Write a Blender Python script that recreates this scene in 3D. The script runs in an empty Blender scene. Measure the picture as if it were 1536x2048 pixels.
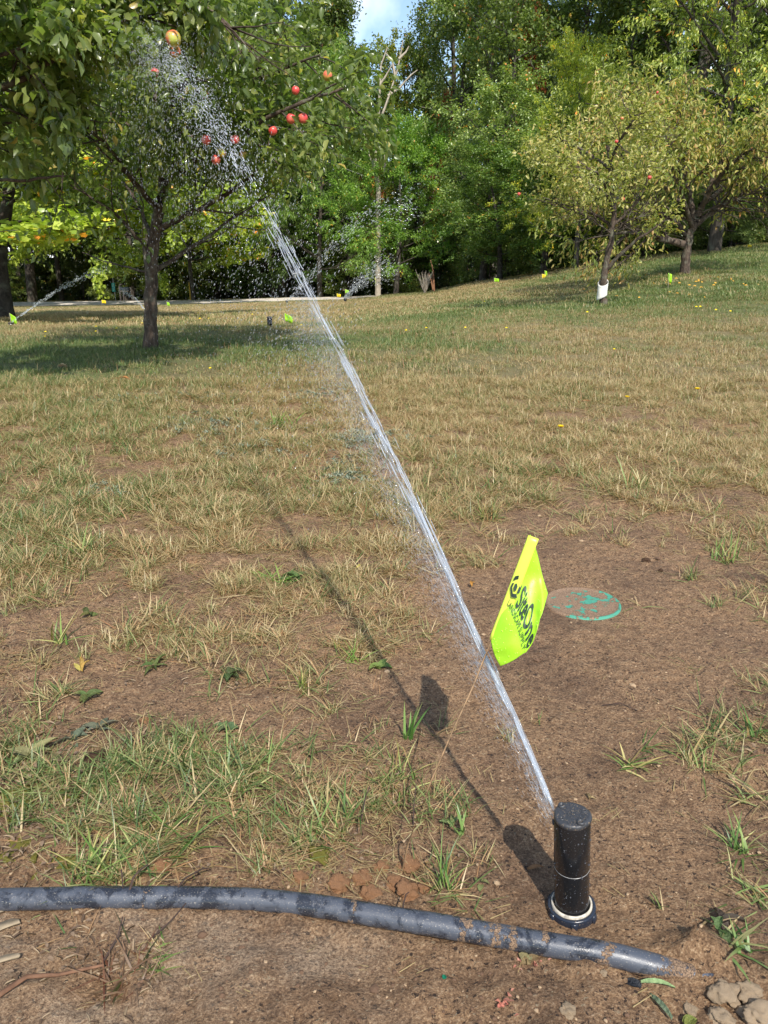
import bpy, math, random
import numpy as np
from mathutils import Vector, Matrix, noise as mnoise

# ------------------------------------------------------------------ camera
scene = bpy.context.scene
COL = scene.collection
CAM_H = 0.70
PITCH = math.radians(18.0)
FPX = 1598.0                       # focal length in pixels of the 1536 x 2048 photograph
cam_data = bpy.data.cameras.new('camera')
cam_data.sensor_fit = 'VERTICAL'
cam_data.sensor_height = 24.0
cam_data.lens = 24.0 * FPX / 2048.0
cam_data.clip_start = 0.02
cam_data.clip_end = 1500.0
cam = bpy.data.objects.new('camera', cam_data)
cam.location = (0, 0, CAM_H)
cam.rotation_euler = (math.pi / 2 - PITCH, 0, 0)
COL.objects.link(cam)
scene.camera = cam

# ------------------------------------------------------------------ light
SUN_EL = math.radians(46.0)
SHADOW_AZ = math.radians(16.0)     # shadows run away from the camera and this much to the left
to_sun = Vector((math.sin(SHADOW_AZ) * math.cos(SUN_EL), -math.cos(SHADOW_AZ) * math.cos(SUN_EL), math.sin(SUN_EL)))
sun_data = bpy.data.lights.new('sun', 'SUN')
sun_data.energy = 4.2
sun_data.angle = math.radians(0.5)
sun_data.color = (1.0, 0.95, 0.87)
sun = bpy.data.objects.new('sun', sun_data)
sun.rotation_euler = to_sun.to_track_quat('Z', 'Y').to_euler()
sun.location = (0, -5, 20)
COL.objects.link(sun)

world = bpy.data.worlds.new('World')
scene.world = world
world.use_nodes = True
wn, wl = world.node_tree.nodes, world.node_tree.links
wn.clear()
sky = wn.new('ShaderNodeTexSky')
sky.sky_type = 'NISHITA'
sky.sun_disc = False
sky.sun_elevation = SUN_EL
sky.sun_rotation = math.pi - SHADOW_AZ
sky.air_density = 1.0
sky.dust_density = 0.6
wtc = wn.new('ShaderNodeTexCoord')
wno = wn.new('ShaderNodeTexNoise'); wno.inputs['Scale'].default_value = 4.0
wno.inputs['Detail'].default_value = 6.0
wrp = wn.new('ShaderNodeMapRange')
wrp.inputs['From Min'].default_value = 0.53; wrp.inputs['From Max'].default_value = 0.70
wmx = wn.new('ShaderNodeMix'); wmx.data_type = 'RGBA'
wmx.inputs[7].default_value = (9.5, 9.8, 10.2, 1)
wbg = wn.new('ShaderNodeBackground'); wbg.inputs['Strength'].default_value = 0.15
wout = wn.new('ShaderNodeOutputWorld')
wl.new(wtc.outputs['Generated'], wno.inputs['Vector'])
wl.new(wno.outputs['Fac'], wrp.inputs['Value'])
wl.new(wrp.outputs['Result'], wmx.inputs[0])
wl.new(sky.outputs['Color'], wmx.inputs[6])
wl.new(wmx.outputs[2], wbg.inputs['Color'])
wl.new(wbg.outputs['Background'], wout.inputs['Surface'])

scene.view_settings.view_transform = 'Standard'
scene.view_settings.look = 'None'
scene.view_settings.gamma = 1.0
scene.view_settings.use_curve_mapping = False
scene.view_settings.exposure = 0.5
scene.cycles.max_bounces = 6
scene.cycles.diffuse_bounces = 3
scene.cycles.transmission_bounces = 4
scene.cycles.transparent_max_bounces = 24

# ------------------------------------------------------------------ small helpers
def ray(px, py):
    u = (px - 768) / FPX; v = (1024 - py) / FPX
    return np.array([u, math.cos(PITCH) + v * math.sin(PITCH), -math.sin(PITCH) + v * math.cos(PITCH)])
def at_depth(px, py, Y):
    """the place at forward distance Y that the photograph shows at this pixel"""
    d = ray(px, py); return np.array([0, 0, CAM_H]) + d * (Y / d[1])
def at_height(px, py, z=0.0):
    d = ray(px, py); return np.array([0, 0, CAM_H]) + d * ((z - CAM_H) / d[2])
def to_px(x, y, z=0.0):
    dz = z - CAM_H
    zc = y * math.cos(PITCH) - dz * math.sin(PITCH)
    yc = y * math.sin(PITCH) + dz * math.cos(PITCH)
    zc = np.maximum(zc, 0.05)
    return 768 + FPX * x / zc, 1024 - FPX * yc / zc

def tag(o, label=None, cat=None, group=None, kind=None):
    if label: o['label'] = label
    if cat: o['category'] = cat
    if group: o['group'] = group
    if kind: o['kind'] = kind
    return o
def empty(name, loc, rz=0.0, label=None, cat=None, group=None):
    o = bpy.data.objects.new(name, None); o.empty_display_size = 0.1
    o.location = tuple(float(c) for c in loc); o.rotation_euler = (0, 0, rz); COL.objects.link(o)
    return tag(o, label, cat, group)
def link(name, me, parent=None, loc=None):
    o = bpy.data.objects.new(name, me); COL.objects.link(o)
    if parent is not None: o.parent = parent
    if loc is not None: o.location = tuple(float(c) for c in loc)
    return o
def mesh_np(name, V, faces, mat=None, smooth=False, attrs=None, mats=None, mat_idx=None):
    """faces: list of (N,k) index arrays"""
    V = np.asarray(V, dtype=np.float32)
    me = bpy.data.meshes.new(name)
    if not isinstance(faces, (list, tuple)): faces = [faces]
    faces = [np.asarray(f, dtype=np.int32) for f in faces if len(f)]
    me.vertices.add(len(V)); me.vertices.foreach_set('co', V.ravel())
    loops = np.concatenate([f.ravel() for f in faces])
    sizes = np.concatenate([np.full(len(f), f.shape[1], dtype=np.int32) for f in faces])
    starts = np.concatenate([[0], np.cumsum(sizes)[:-1]]).astype(np.int32)
    me.loops.add(len(loops)); me.loops.foreach_set('vertex_index', loops)
    me.polygons.add(len(sizes)); me.polygons.foreach_set('loop_start', starts)
    me.polygons.foreach_set('loop_total', sizes)
    if smooth: me.polygons.foreach_set('use_smooth', np.ones(len(sizes), dtype=bool))
    for m in (mats or ([mat] if mat else [])): me.materials.append(m)
    if mat_idx is not None: me.polygons.foreach_set('material_index', np.asarray(mat_idx, dtype=np.int32))
    for k, a in (attrs or {}).items():
        at = me.attributes.new(k, 'FLOAT', 'POINT'); at.data.foreach_set('value', np.asarray(a, dtype=np.float32))
    me.update(calc_edges=True); me.validate()
    return me
def _hash(ix, iy, seed):
    h = (ix.astype(np.int64) * 374761393 + iy.astype(np.int64) * 668265263 + seed * 1442695041) & 0xFFFFFFFF
    h = ((h ^ (h >> 13)) * 1274126177) & 0xFFFFFFFF
    return ((h ^ (h >> 16)) & 0xFFFFFF) / float(0xFFFFFF)
def vnoise(x, y, seed=0):
    ix = np.floor(x); iy = np.floor(y); fx = x - ix; fy = y - iy
    fx = fx * fx * (3 - 2 * fx); fy = fy * fy * (3 - 2 * fy)
    a = _hash(ix, iy, seed); b = _hash(ix + 1, iy, seed); c = _hash(ix, iy + 1, seed); d = _hash(ix + 1, iy + 1, seed)
    return (a * (1 - fx) + b * fx) * (1 - fy) + (c * (1 - fx) + d * fx) * fy
def fbm(x, y, octv=4, seed=0):
    s = 0; a = 0.5; t = 0
    for k in range(octv):
        s = s + a * vnoise(x * 2 ** k + 17.3 * k, y * 2 ** k - 9.1 * k, seed + k); t += a; a *= 0.5
    return s / t
def sstep(a, b, x):
    t = np.clip((x - a) / (b - a), 0, 1); return t * t * (3 - 2 * t)

_pp = np.array([at_height(a, b, .011) for a, b in ((-700, 1850), (-400, 1815), (-150, 1802), (0, 1799), (200, 1795), (400, 1795), (520, 1799), (640, 1812), (760, 1832), (880, 1851), (1000, 1872), (1120, 1893), (1220, 1908), (1300, 1918), (1370, 1926), (1450, 1936))])
PIPE_X, PIPE_Y = _pp[:, 0], _pp[:, 1]
# ------------------------------------------------------------------ terrain height
TY = np.array([0, 4, 6, 8, 12, 15, 20, 25, 30, 35, 40, 45, 50, 60, 90, 400.])
TA = np.array([-.50, -.28, -.047, .049, .139, .263, .364, .46])
TZ = np.array([
    [0, 0, 0, -.06, -.32, -.48, -.76, -1.03, -1.30, -1.58, -1.85, -1.92, -2.25, -2.6, -2.6, -2.6],
    [0, 0, 0, -.06, -.31, -.46, -.73, -.98, -1.23, -1.49, -1.75, -1.82, -2.15, -2.5, -2.5, -2.5],
    [0, 0, 0, -.05, -.27, -.41, -.63, -.84, -1.05, -1.27, -1.50, -1.62, -1.95, -2.4, -2.4, -2.4],
    [0, 0, 0, -.02, -.18, -.29, -.50, -.67, -.83, -.98, -1.15, -1.40, -1.6, -2.0, -2.0, -2.0],
    [0, 0, .01, .0, -.07, -.12, -.22, -.27, -.31, -.38, -.5, -.65, -.8, -1.0, -1.0, -1.0],
    [0, 0, .01, .02, -.01, .03, .17, .29, .32, .30, .25, .2, .1, 0, 0, 0],
    [0, 0, .02, .05, .11, .33, .52, .65, .70, .70, .70, .7, .7, .7, .7, .7],
    [0, 0, .02, .08, .25, .42, .70, .93, .95, .95, .95, .95, .95, 1, 1, 1]])
_SL = np.zeros_like(TZ)
_dz = np.diff(TZ, axis=1) / np.diff(TY)
_SL[:, 1:-1] = 0.5 * (_dz[:, 1:] + _dz[:, :-1])
def tz(x, y):
    x = np.asarray(x, float); y = np.asarray(y, float)
    yy = np.clip(y, 0, 399.9)
    a = np.clip(x / np.maximum(yy, 4.0), TA[0], TA[-1] - 1e-6)
    ja = np.clip(np.searchsorted(TA, a, 'right') - 1, 0, len(TA) - 2)
    fa = (a - TA[ja]) / (TA[ja + 1] - TA[ja]); fa = fa * 0.4 + 0.6 * fa * fa * (3 - 2 * fa)
    jy = np.clip(np.searchsorted(TY, yy, 'right') - 1, 0, len(TY) - 2)
    h = TY[jy + 1] - TY[jy]; t = (yy - TY[jy]) / h
    def herm(j):
        p0 = TZ[j, jy]; p1 = TZ[j, jy + 1]; m0 = _SL[j, jy] * h; m1 = _SL[j, jy + 1] * h
        return (2*t**3 - 3*t**2 + 1) * p0 + (t**3 - 2*t**2 + t) * m0 + (-2*t**3 + 3*t**2) * p1 + (t**3 - t**2) * m1
    return herm(ja) * (1 - fa) + herm(ja + 1) * fa
# how much of the ground grows grass: rows are distances (as picture rows on flat ground), columns are picture columns
GX = np.array([0, 150, 300, 450, 600, 750, 900, 1050, 1200, 1350, 1536.])
GY = np.array([700, 800, 900, 960, 1020, 1080, 1140, 1200, 1260, 1320, 1380, 1440, 1500, 1600, 1700, 1765, 1800, 1900, 2048.])
GC = np.array([
    [1, 1, 1, 1, 1, 1, 1, 1, 1, 1, 1],
    [1, 1, 1, .9, .75, .9, 1, 1, 1, 1, 1],
    [.95, .8, .8, .85, .8, .7, .9, .9, .95, .9, .9],
    [.95, .9, .85, .9, .85, .85, .85, .7, .85, .85, .8],
    [.95, .95, .9, .8, .75, .85, .8, .2, .35, .6, .5],
    [1., .95, .95, .7, .6, .9, .65, .0, .0, .2, .4],
    [.95, .9, .8, .65, .75, .75, .35, .0, .0, .0, .45],
    [.3, .25, .6, .75, .7, .55, .08, .0, .0, .0, .15],
    [.3, .25, .5, .7, .65, .5, .0, .0, .0, .0, .0],
    [.45, .25, .2, .25, .4, .35, .0, .0, .0, .0, .1],
    [.35, .3, .1, .15, .2, .2, .0, .0, .0, .0, .15],
    [.3, .35, .25, .2, .2, .25, .0, .0, .0, .05, .45],
    [.4, .5, .75, .7, .65, .7, .05, .0, .05, .25, .5],
    [.3, .6, .95, 1., .95, .85, .08, .0, .0, .0, .35],
    [.3, .6, 1., 1., .95, .75, .15, .0, .0, .0, .25],
    [.3, .5, .9, .95, .7, .35, .15, .0, .0, .0, .2],
    [.0, .02, .05, .03, .0, .0, .0, .0, .0, .0, .15],
    [.02, .08, .12, .0, .0, .0, .0, .0, .0, .0, .2],
    [.05, .1, .1, .0, .0, .0, .0, .0, .0, .0, .1]])
def cover(x, y):
    px, py = to_px(x, np.maximum(y, 0.3))
    wob = 60 * (fbm(np.asarray(x) * 5, np.asarray(y) * 5, 3, 5) - .5)
    px = np.clip(px + wob, 0, 1535.9); py = np.clip(py + wob, 700, 2047.9)
    i = np.clip(np.searchsorted(GX, px, 'right') - 1, 0, len(GX) - 2); fx = (px - GX[i]) / (GX[i+1] - GX[i])
    j = np.clip(np.searchsorted(GY, py, 'right') - 1, 0, len(GY) - 2); fy = (py - GY[j]) / (GY[j+1] - GY[j])
    return (GC[j, i] * (1-fx) + GC[j, i+1] * fx) * (1-fy) + (GC[j+1, i] * (1-fx) + GC[j+1, i+1] * fx) * fy
LID = np.array([0.416, 1.532]); LID_R = 0.0775
RISER = np.array([0.2107, 0.7164])
def pipe_y(x): return np.interp(x, PIPE_X, PIPE_Y)
def micro(x, y):
    c = cover(x, y)
    near = 1 - sstep(4.5, 9, y)
    rough = 0.35 + 0.9 * sstep(.02, .4, c) + 0.9 * (1 - sstep(.60, .70, y))
    h = (fbm(x * 7, y * 7, 3, 11) - .5) * 0.022 * (0.5 + 0.5 * rough)
    h = h + (fbm(x * 38, y * 38, 3, 23) - .5) * 0.016 * rough
    h = h + (fbm(x * 120, y * 120, 2, 31) - .5) * 0.0075
    bank = np.abs(y - pipe_y(x)); h = h + .006 * np.exp(-((bank - .014) / .010) ** 2) * (.3 + 1.1 * vnoise(x * 40, y * 40, 8)) + .026 * np.exp(-((x - .325) / .034) ** 2 - ((y - .655) / .024) ** 2) * (.6 + .8 * vnoise(x * 70, y * 70, 9))
    d = np.hypot(x - LID[0], y - LID[1]); f = 1 - sstep(LID_R * .98, LID_R * 1.8, d); h = h * (1 - f)
    d = np.hypot(x - RISER[0], y - RISER[1]); f = 1 - sstep(.025, .07, d); h = h * (1 - f) - 0.004 * f
    return h * near + (fbm(x * 1.2, y * 1.2, 2, 77) - .5) * 0.05 * sstep(2.5, 6, y)
def gz(x, y): return tz(x, y) + micro(x, y)
def on_ground(px, py):
    """march the line of sight to the terrain"""
    d = ray(px, py); o = np.array([0, 0, CAM_H]); t0 = 0.3
    ts = np.geomspace(.3, 120, 4000); P = o + ts[:, None] * d
    below = P[:, 2] < tz(P[:, 0], P[:, 1])
    k = int(np.argmax(below)) if below.any() else len(ts) - 1
    p = P[k]; return np.array([p[0], p[1], float(gz(p[0], p[1]))])
def ground_at(px, Y):
    """the place on the terrain at forward distance Y under this picture column"""
    x = (px - 768) / FPX * Y / 1.04
    return np.array([x, Y, float(gz(np.float64(x), np.float64(Y)))])

# ------------------------------------------------------------------ materials
def new_mat(name):
    m = bpy.data.materials.new(name); m.use_nodes = True
    n = m.node_tree.nodes; n.clear(); return m, n, m.node_tree.links
def ramp(n, stops, interp='LINEAR'):
    r = n.new('ShaderNodeValToRGB'); cr = r.color_ramp; cr.interpolation = interp
    while len(cr.elements) < len(stops): cr.elements.new(0.5)
    for e, (p, c) in zip(cr.elements, stops): e.position = p; e.color = (*c, 1)
    return r
def noise_node(n, l, scale, detail=4, rough=.55, coord='Object', vec=None, dist=0):
    t = n.new('ShaderNodeTexNoise'); t.inputs['Scale'].default_value = scale
    t.inputs['Detail'].default_value = detail; t.inputs['Roughness'].default_value = rough
    t.inputs['Distortion'].default_value = dist
    if vec is None:
        tc = n.new('ShaderNodeTexCoord'); vec = tc.outputs[coord]
    l.new(vec, t.inputs['Vector']); return t
def mix_rgb(n, l, fac, a, b, mode='MIX'):
    m = n.new('ShaderNodeMix'); m.data_type = 'RGBA'; m.blend_type = mode
    for sock, v in ((m.inputs[0], fac), (m.inputs[6], a), (m.inputs[7], b)):
        if isinstance(v, bpy.types.NodeSocket): l.new(v, sock)
        elif isinstance(v, tuple): sock.default_value = (*v, 1)
        else: sock.default_value = v
    return m.outputs[2]
def maprange(n, l, v, a, b, c=0., d=1.):
    m = n.new('ShaderNodeMapRange'); l.new(v, m.inputs['Value'])
    for k, q in zip(('From Min', 'From Max', 'To Min', 'To Max'), (a, b, c, d)): m.inputs[k].default_value = q
    return m.outputs['Result']
def math_node(n, l, op, a, b=None):
    m = n.new('ShaderNodeMath'); m.operation = op
    for s, v in zip(m.inputs, (a, b)):
        if v is None: continue
        if isinstance(v, bpy.types.NodeSocket): l.new(v, s)
        else: s.default_value = v
    return m.outputs[0]
def attr(n, name, kind='GEOMETRY'):
    a = n.new('ShaderNodeAttribute'); a.attribute_name = name; a.attribute_type = kind; return a
def principled(n, l, color, rough=.6, spec=.5, bump=None, bstr=.5, bdist=.01, metal=0.):
    p = n.new('ShaderNodeBsdfPrincipled')
    for s, v in (('Base Color', color), ('Roughness', rough), ('Metallic', metal)):
        if isinstance(v, bpy.types.NodeSocket): l.new(v, p.inputs[s])
        elif isinstance(v, tuple): p.inputs[s].default_value = (*v, 1)
        else: p.inputs[s].default_value = v
    p.inputs['Specular IOR Level'].default_value = spec
    if bump is not None:
        b = n.new('ShaderNodeBump'); b.inputs['Strength'].default_value = bstr; b.inputs['Distance'].default_value = bdist
        l.new(bump, b.inputs['Height']); l.new(b.outputs[0], p.inputs['Normal'])
    return p
def finish(n, l, shader):
    o = n.new('ShaderNodeOutputMaterial'); l.new(shader, o.inputs['Surface'])

def simple_mat(name, col, rough=.6, spec=.5, nscale=30., namp=.35, bstr=.2, bdist=.003, metal=0.):
    m, n, l = new_mat(name)
    t = noise_node(n, l, nscale, 5)
    dark = tuple(c * (1 - namp) for c in col); lite = tuple(min(1, c * (1 + namp)) for c in col)
    r = ramp(n, [(.3, dark), (.7, lite)]); l.new(t.outputs['Fac'], r.inputs['Fac'])
    p = principled(n, l, r.outputs['Color'], rough, spec, t.outputs['Fac'], bstr, bdist, metal)
    finish(n, l, p.outputs[0]); return m

def leaf_mat(name, stops, trans=.35, rough=.45, spec=.4, use_obj=True, tmul=(1.5, 1.7, .7)):
    """stops over the per-leaf random value; the object's own colour tints a copy"""
    m, n, l = new_mat(name)
    a = attr(n, 'rnd'); r = ramp(n, stops); l.new(a.outputs['Fac'], r.inputs['Fac'])
    c = r.outputs['Color']
    if use_obj:
        oi = n.new('ShaderNodeObjectInfo'); c = mix_rgb(n, l, 1.0, c, oi.outputs['Color'], 'MULTIPLY')
    p = principled(n, l, c, rough, spec)
    tr = n.new('ShaderNodeBsdfTranslucent'); l.new(mix_rgb(n, l, 1.0, c, tmul, 'MULTIPLY'), tr.inputs['Color'])
    mx = n.new('ShaderNodeMixShader'); mx.inputs[0].default_value = trans
    l.new(p.outputs[0], mx.inputs[1]); l.new(tr.outputs[0], mx.inputs[2]); finish(n, l, mx.outputs[0]); return m

def bark_mat(name, a, b, scale=14.):
    m, n, l = new_mat(name)
    tc = n.new('ShaderNodeTexCoord'); mp = n.new('ShaderNodeMapping'); mp.inputs['Scale'].default_value = (1, 1, .35)
    l.new(tc.outputs['Object'], mp.inputs['Vector'])
    t = noise_node(n, l, scale, 8, .7, vec=mp.outputs[0], dist=.6)
    t2 = noise_node(n, l, scale * .35, 3)
    r = ramp(n, [(.32, a), (.66, b)]); l.new(t.outputs['Fac'], r.inputs['Fac'])
    c = mix_rgb(n, l, maprange(n, l, t2.outputs['Fac'], .52, .7, 0, .55), r.outputs['Color'], (.22, .23, .17))
    p = principled(n, l, c, .9, .2, t.outputs['Fac'], .9, .02); finish(n, l, p.outputs[0]); return m

M = {}
# ground: wet sandy soil with chips and crumbs, thatch under the grass, lawn colour beyond the tufts
def ground_mat():
    m, n, l = new_mat('ground')
    tc = n.new('ShaderNodeTexCoord'); V = tc.outputs['Object']
    ga = attr(n, 'grass'); fa = attr(n, 'lawn'); gr = attr(n, 'green'); wt = attr(n, 'pale')
    fine = noise_node(n, l, 300, 5, .8, vec=V); mid = noise_node(n, l, 60, 5, .65, vec=V); big = noise_node(n, l, 5, 4, .55, vec=V)
    r1 = ramp(n, [(.33, (.040, .024, .015)), (.43, (.205, .122, .066)), (.56, (.36, .230, .126)), (.68, (.60, .45, .29))])
    l.new(fine.outputs['Fac'], r1.inputs['Fac'])
    r2 = ramp(n, [(.32, (.60, .56, .55)), (.5, (1.0, .97, .96)), (.7, (1.20, 1.18, 1.15))]); l.new(mid.outputs['Fac'], r2.inputs['Fac'])
    c = mix_rgb(n, l, 1.0, r1.outputs['Color'], r2.outputs['Color'], 'MULTIPLY')
    r3 = ramp(n, [(.34, (.68, .66, .68)), (.5, (.98, .97, .96)), (.65, (1.08, 1.06, 1.03))]); l.new(big.outputs['Fac'], r3.inputs['Fac'])
    c = mix_rgb(n, l, 1.0, c, r3.outputs['Color'], 'MULTIPLY')
    # dark crumbs and pale chips
    vo = n.new('ShaderNodeTexVoronoi'); vo.inputs['Scale'].default_value = 230
    wp = noise_node(n, l, 330, 2, .6, vec=V); va = n.new('ShaderNodeVectorMath'); va.operation = 'MULTIPLY_ADD'
    l.new(wp.outputs['Color'], va.inputs[0]); va.inputs[1].default_value = (.016, .006, .006); l.new(V, va.inputs[2]); l.new(va.outputs[0], vo.inputs['Vector'])
    vs = n.new('ShaderNodeSeparateColor'); l.new(vo.outputs['Color'], vs.inputs[0])
    chip = math_node(n, l, 'MULTIPLY', math_node(n, l, 'LESS_THAN', vo.outputs['Distance'], .27), math_node(n, l, 'GREATER_THAN', vs.outputs[0], .86))
    c = mix_rgb(n, l, chip, c, (.38, .30, .19))
    crumb = math_node(n, l, 'MULTIPLY', math_node(n, l, 'LESS_THAN', vo.outputs['Distance'], .45), math_node(n, l, 'LESS_THAN', vs.outputs[1], .14))
    c = mix_rgb(n, l, crumb, c, (.05, .03, .02))
    # dry pale sand in front of the pipe
    c = mix_rgb(n, l, wt.outputs['Fac'], c, mix_rgb(n, l, maprange(n, l, fine.outputs['Fac'], .36, .62), (.14, .092, .058), (.62, .47, .32)))
    # thatch / lawn
    lawn_n = noise_node(n, l, 95, 6, .8, vec=V); 
    lr = ramp(n, [(.3, (.07, .075, .025)), (.5, (.20, .165, .075)), (.72, (.42, .33, .17))]); l.new(lawn_n.outputs['Fac'], lr.inputs['Fac'])
    lg = ramp(n, [(.3, (.03, .055, .015)), (.55, (.09, .14, .035)), (.75, (.24, .26, .09))]); l.new(lawn_n.outputs['Fac'], lg.inputs['Fac'])
    lawn = mix_rgb(n, l, gr.outputs['Fac'], lr.outputs['Color'], lg.outputs['Color'])
    gm = maprange(n, l, math_node(n, l, 'ADD', fa.outputs['Fac'], math_node(n, l, 'MULTIPLY', math_node(n, l, 'SUBTRACT', mid.outputs['Fac'], .5), 1.2)), .55, 1.05)
    c = mix_rgb(n, l, gm, c, lawn)
    hgt = math_node(n, l, 'ADD', fine.outputs['Fac'], math_node(n, l, 'MULTIPLY', mid.outputs['Fac'], 2.0))
    hgt = math_node(n, l, 'ADD', hgt, math_node(n, l, 'MULTIPLY', chip, .6))
    rg = maprange(n, l, big.outputs['Fac'], .35, .6, .62, .9)
    p = principled(n, l, c, rg, .3, hgt, 1.0, .006); finish(n, l, p.outputs[0]); return m
M['ground'] = ground_mat()

def grass_mat(name='grass_blade', obj=False):
    m, n, l = new_mat(name)
    dry = attr(n, 'dry'); rnd = attr(n, 'rnd')
    d = dry.outputs['Fac']
    if not obj:
        tint = attr(n, 'tint', 'INSTANCER')
        d = math_node(n, l, 'ADD', d, tint.outputs['Fac'])
    g = ramp(n, [(0., (.060, .115, .025)), (.5, (.14, .195, .055)), (1., (.27, .31, .11))]); l.new(rnd.outputs['Fac'], g.inputs['Fac'])
    s = ramp(n, [(0., (.24, .165, .075)), (.35, (.42, .32, .15)), (.68, (.62, .50, .28)), (.82, (.42, .25, .12)), (1., (.30, .14, .065))]); l.new(rnd.outputs['Fac'], s.inputs['Fac'])
    c = mix_rgb(n, l, maprange(n, l, d, .35, .65), g.outputs['Color'], s.outputs['Color'])
    if obj:
        oi = n.new('ShaderNodeObjectInfo'); c = mix_rgb(n, l, 1.0, c, oi.outputs['Color'], 'MULTIPLY')
    p = principled(n, l, c, .42, .45)
    tr = n.new('ShaderNodeBsdfTranslucent'); l.new(mix_rgb(n, l, 1.0, c, (1.2, 1.3, .8), 'MULTIPLY'), tr.inputs['Color'])
    mx = n.new('ShaderNodeMixShader'); mx.inputs[0].default_value = .3
    l.new(p.outputs[0], mx.inputs[1]); l.new(tr.outputs[0], mx.inputs[2]); finish(n, l, mx.outputs[0]); return m
M['grass'] = grass_mat()
M['plant'] = grass_mat('plant_blade', True)
M['bark_apple'] = bark_mat('apple_bark', (.022, .015, .012), (.14, .105, .08), 26)
M['bark_grey'] = bark_mat('grey_bark', (.07, .06, .05), (.27, .235, .20), 8)
M['bark_dark'] = bark_mat('dark_bark', (.02, .016, .013), (.09, .075, .06), 8)
M['bark_pale'] = bark_mat('pale_bark', (.24, .20, .155), (.48, .42, .34), 12)
G1 = [(0., (.05, .078, .028)), (.45, (.095, .135, .045)), (.93, (.19, .225, .085)), (.975, (.40, .30, .07)), (1., (.45, .18, .07))]
M['leaf_forest'] = leaf_mat('forest_leaf', G1, .33, .36, .6)
M['leaf_needle'] = leaf_mat('pine_needle', [(0., (.05, .085, .04)), (1., (.12, .17, .08))], .15, .6, .2)
M['leaf_apple'] = leaf_mat('apple_leaf', [(0., (.080, .125, .032)), (.5, (.15, .20, .055)), (.8, (.25, .29, .09)), (.94, (.40, .39, .12)), (1., (.48, .36, .11))], .48, .30, .7)
M['leaf_pale'] = leaf_mat('pale_apple_leaf', [(0., (.13, .17, .04)), (.35, (.25, .27, .065)), (.65, (.42, .40, .12)), (.88, (.52, .44, .17)), (1., (.52, .30, .10))], .36, .38, .5)
M['leaf_turning'] = leaf_mat('turning_leaf', [(0., (.11, .16, .035)), (.35, (.22, .26, .06)), (.6, (.40, .36, .10)), (.82, (.46, .33, .13)), (1., (.42, .19, .07))], .32, .45, .35)
M['leaf_red'] = leaf_mat('autumn_leaf', [(0., (.10, .10, .03)), (.35, (.24, .07, .035)), (.7, (.34, .11, .05)), (1., (.40, .22, .07))], .35)

# ------------------------------------------------------------------ ground sheet
def axis(lo, d0, d1, hi, step, g):
    dense = np.arange(d0, d1, step); up = [dense[-1]]; s = step
    while up[-1] < hi: s *= g; up.append(up[-1] + s)
    dn = [dense[0]]; s = step
    while dn[-1] > lo: s *= g; dn.append(dn[-1] - s)
    return np.concatenate([np.array(dn[::-1][:-1]), dense, np.array(up[1:])])
gxs = axis(-420, -.95, .95, 420, .0075, 1.035)
gys = axis(-40, .45, 1.9, 420, .0065, 1.018)
XX, YY = np.meshgrid(gxs, gys)
ZZ = tz(XX, YY) + micro(XX, YY)
cv = np.clip(cover(XX, YY), 0, 1)
def greenness(x, y):
    """greener lawn in the shade of the trees and in patches, straw coloured elsewhere"""
    g = .24 - .10 * np.exp(-((y - 3.6) / 1.6) ** 2) + 1.2 * (fbm(x * .55 + 3, y * .42 + 1, 3, 51) - .5) + .5 * (fbm(x * 2.2, y * 2.2, 3, 57) - .5)
    for cx, cy, rx, ry, a in ((-1.2, 6.6, 2.3, 1.0, .5), (-3.2, 5.9, 1.3, .9, .35), (2.3, 11.6, 1.9, .6, 1.3), (.55, 10.6, 1.1, .4, .8), (1.2, 14.5, 1.2, 2., .5), (4.2, 9.5, 2.2, 1.4, .35),
                              (5.5, 16.5, 3.6, 2.6, .5), (9.5, 20, 5.0, 6.0, .9), (5.0, 13, 2.5, 1.6, .4), (1.6, 8.8, 1.6, .7, .2), (-8, 40, 12, 6, .5), (.0, 2.2, .5, .5, .15), (-.35, .95, .45, .22, .55), (-1.6, 1.9, .5, .6, .12)):
        d = ((x - cx) / rx) ** 2 + ((y - cy) / ry) ** 2
        g = g + a * np.exp(-d)
    return np.clip(.5 + (g - .42) * 1.35 - .06, 0, 1)
gn = greenness(XX, YY)
pale = sstep(.42, .80, fbm(XX * 14, YY * 14, 5, 91) + .25 * np.exp(-(((XX + .30) / .26) ** 2 + ((YY - .66) / .06) ** 2)) - .2 * sstep(.68, .72, YY)) * (1 - sstep(.70, .74, YY)) * (1 - sstep(-.08, .08, XX)) * .55
nx, ny = len(gxs), len(gys)
idx = np.arange(nx * ny).reshape(ny, nx)
quads = np.stack([idx[:-1, :-1], idx[:-1, 1:], idx[1:, 1:], idx[1:, :-1]], -1).reshape(-1, 4)
gme = mesh_np('ground', np.stack([XX, YY, ZZ], -1).reshape(-1, 3), quads, M['ground'], True,
              {'grass': cv.ravel(), 'lawn': (cv * sstep(1.6, 5.0, YY)).ravel(), 'green': gn.ravel(), 'pale': pale.ravel()})
ground = link('ground', gme); tag(ground, kind='structure')

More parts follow.
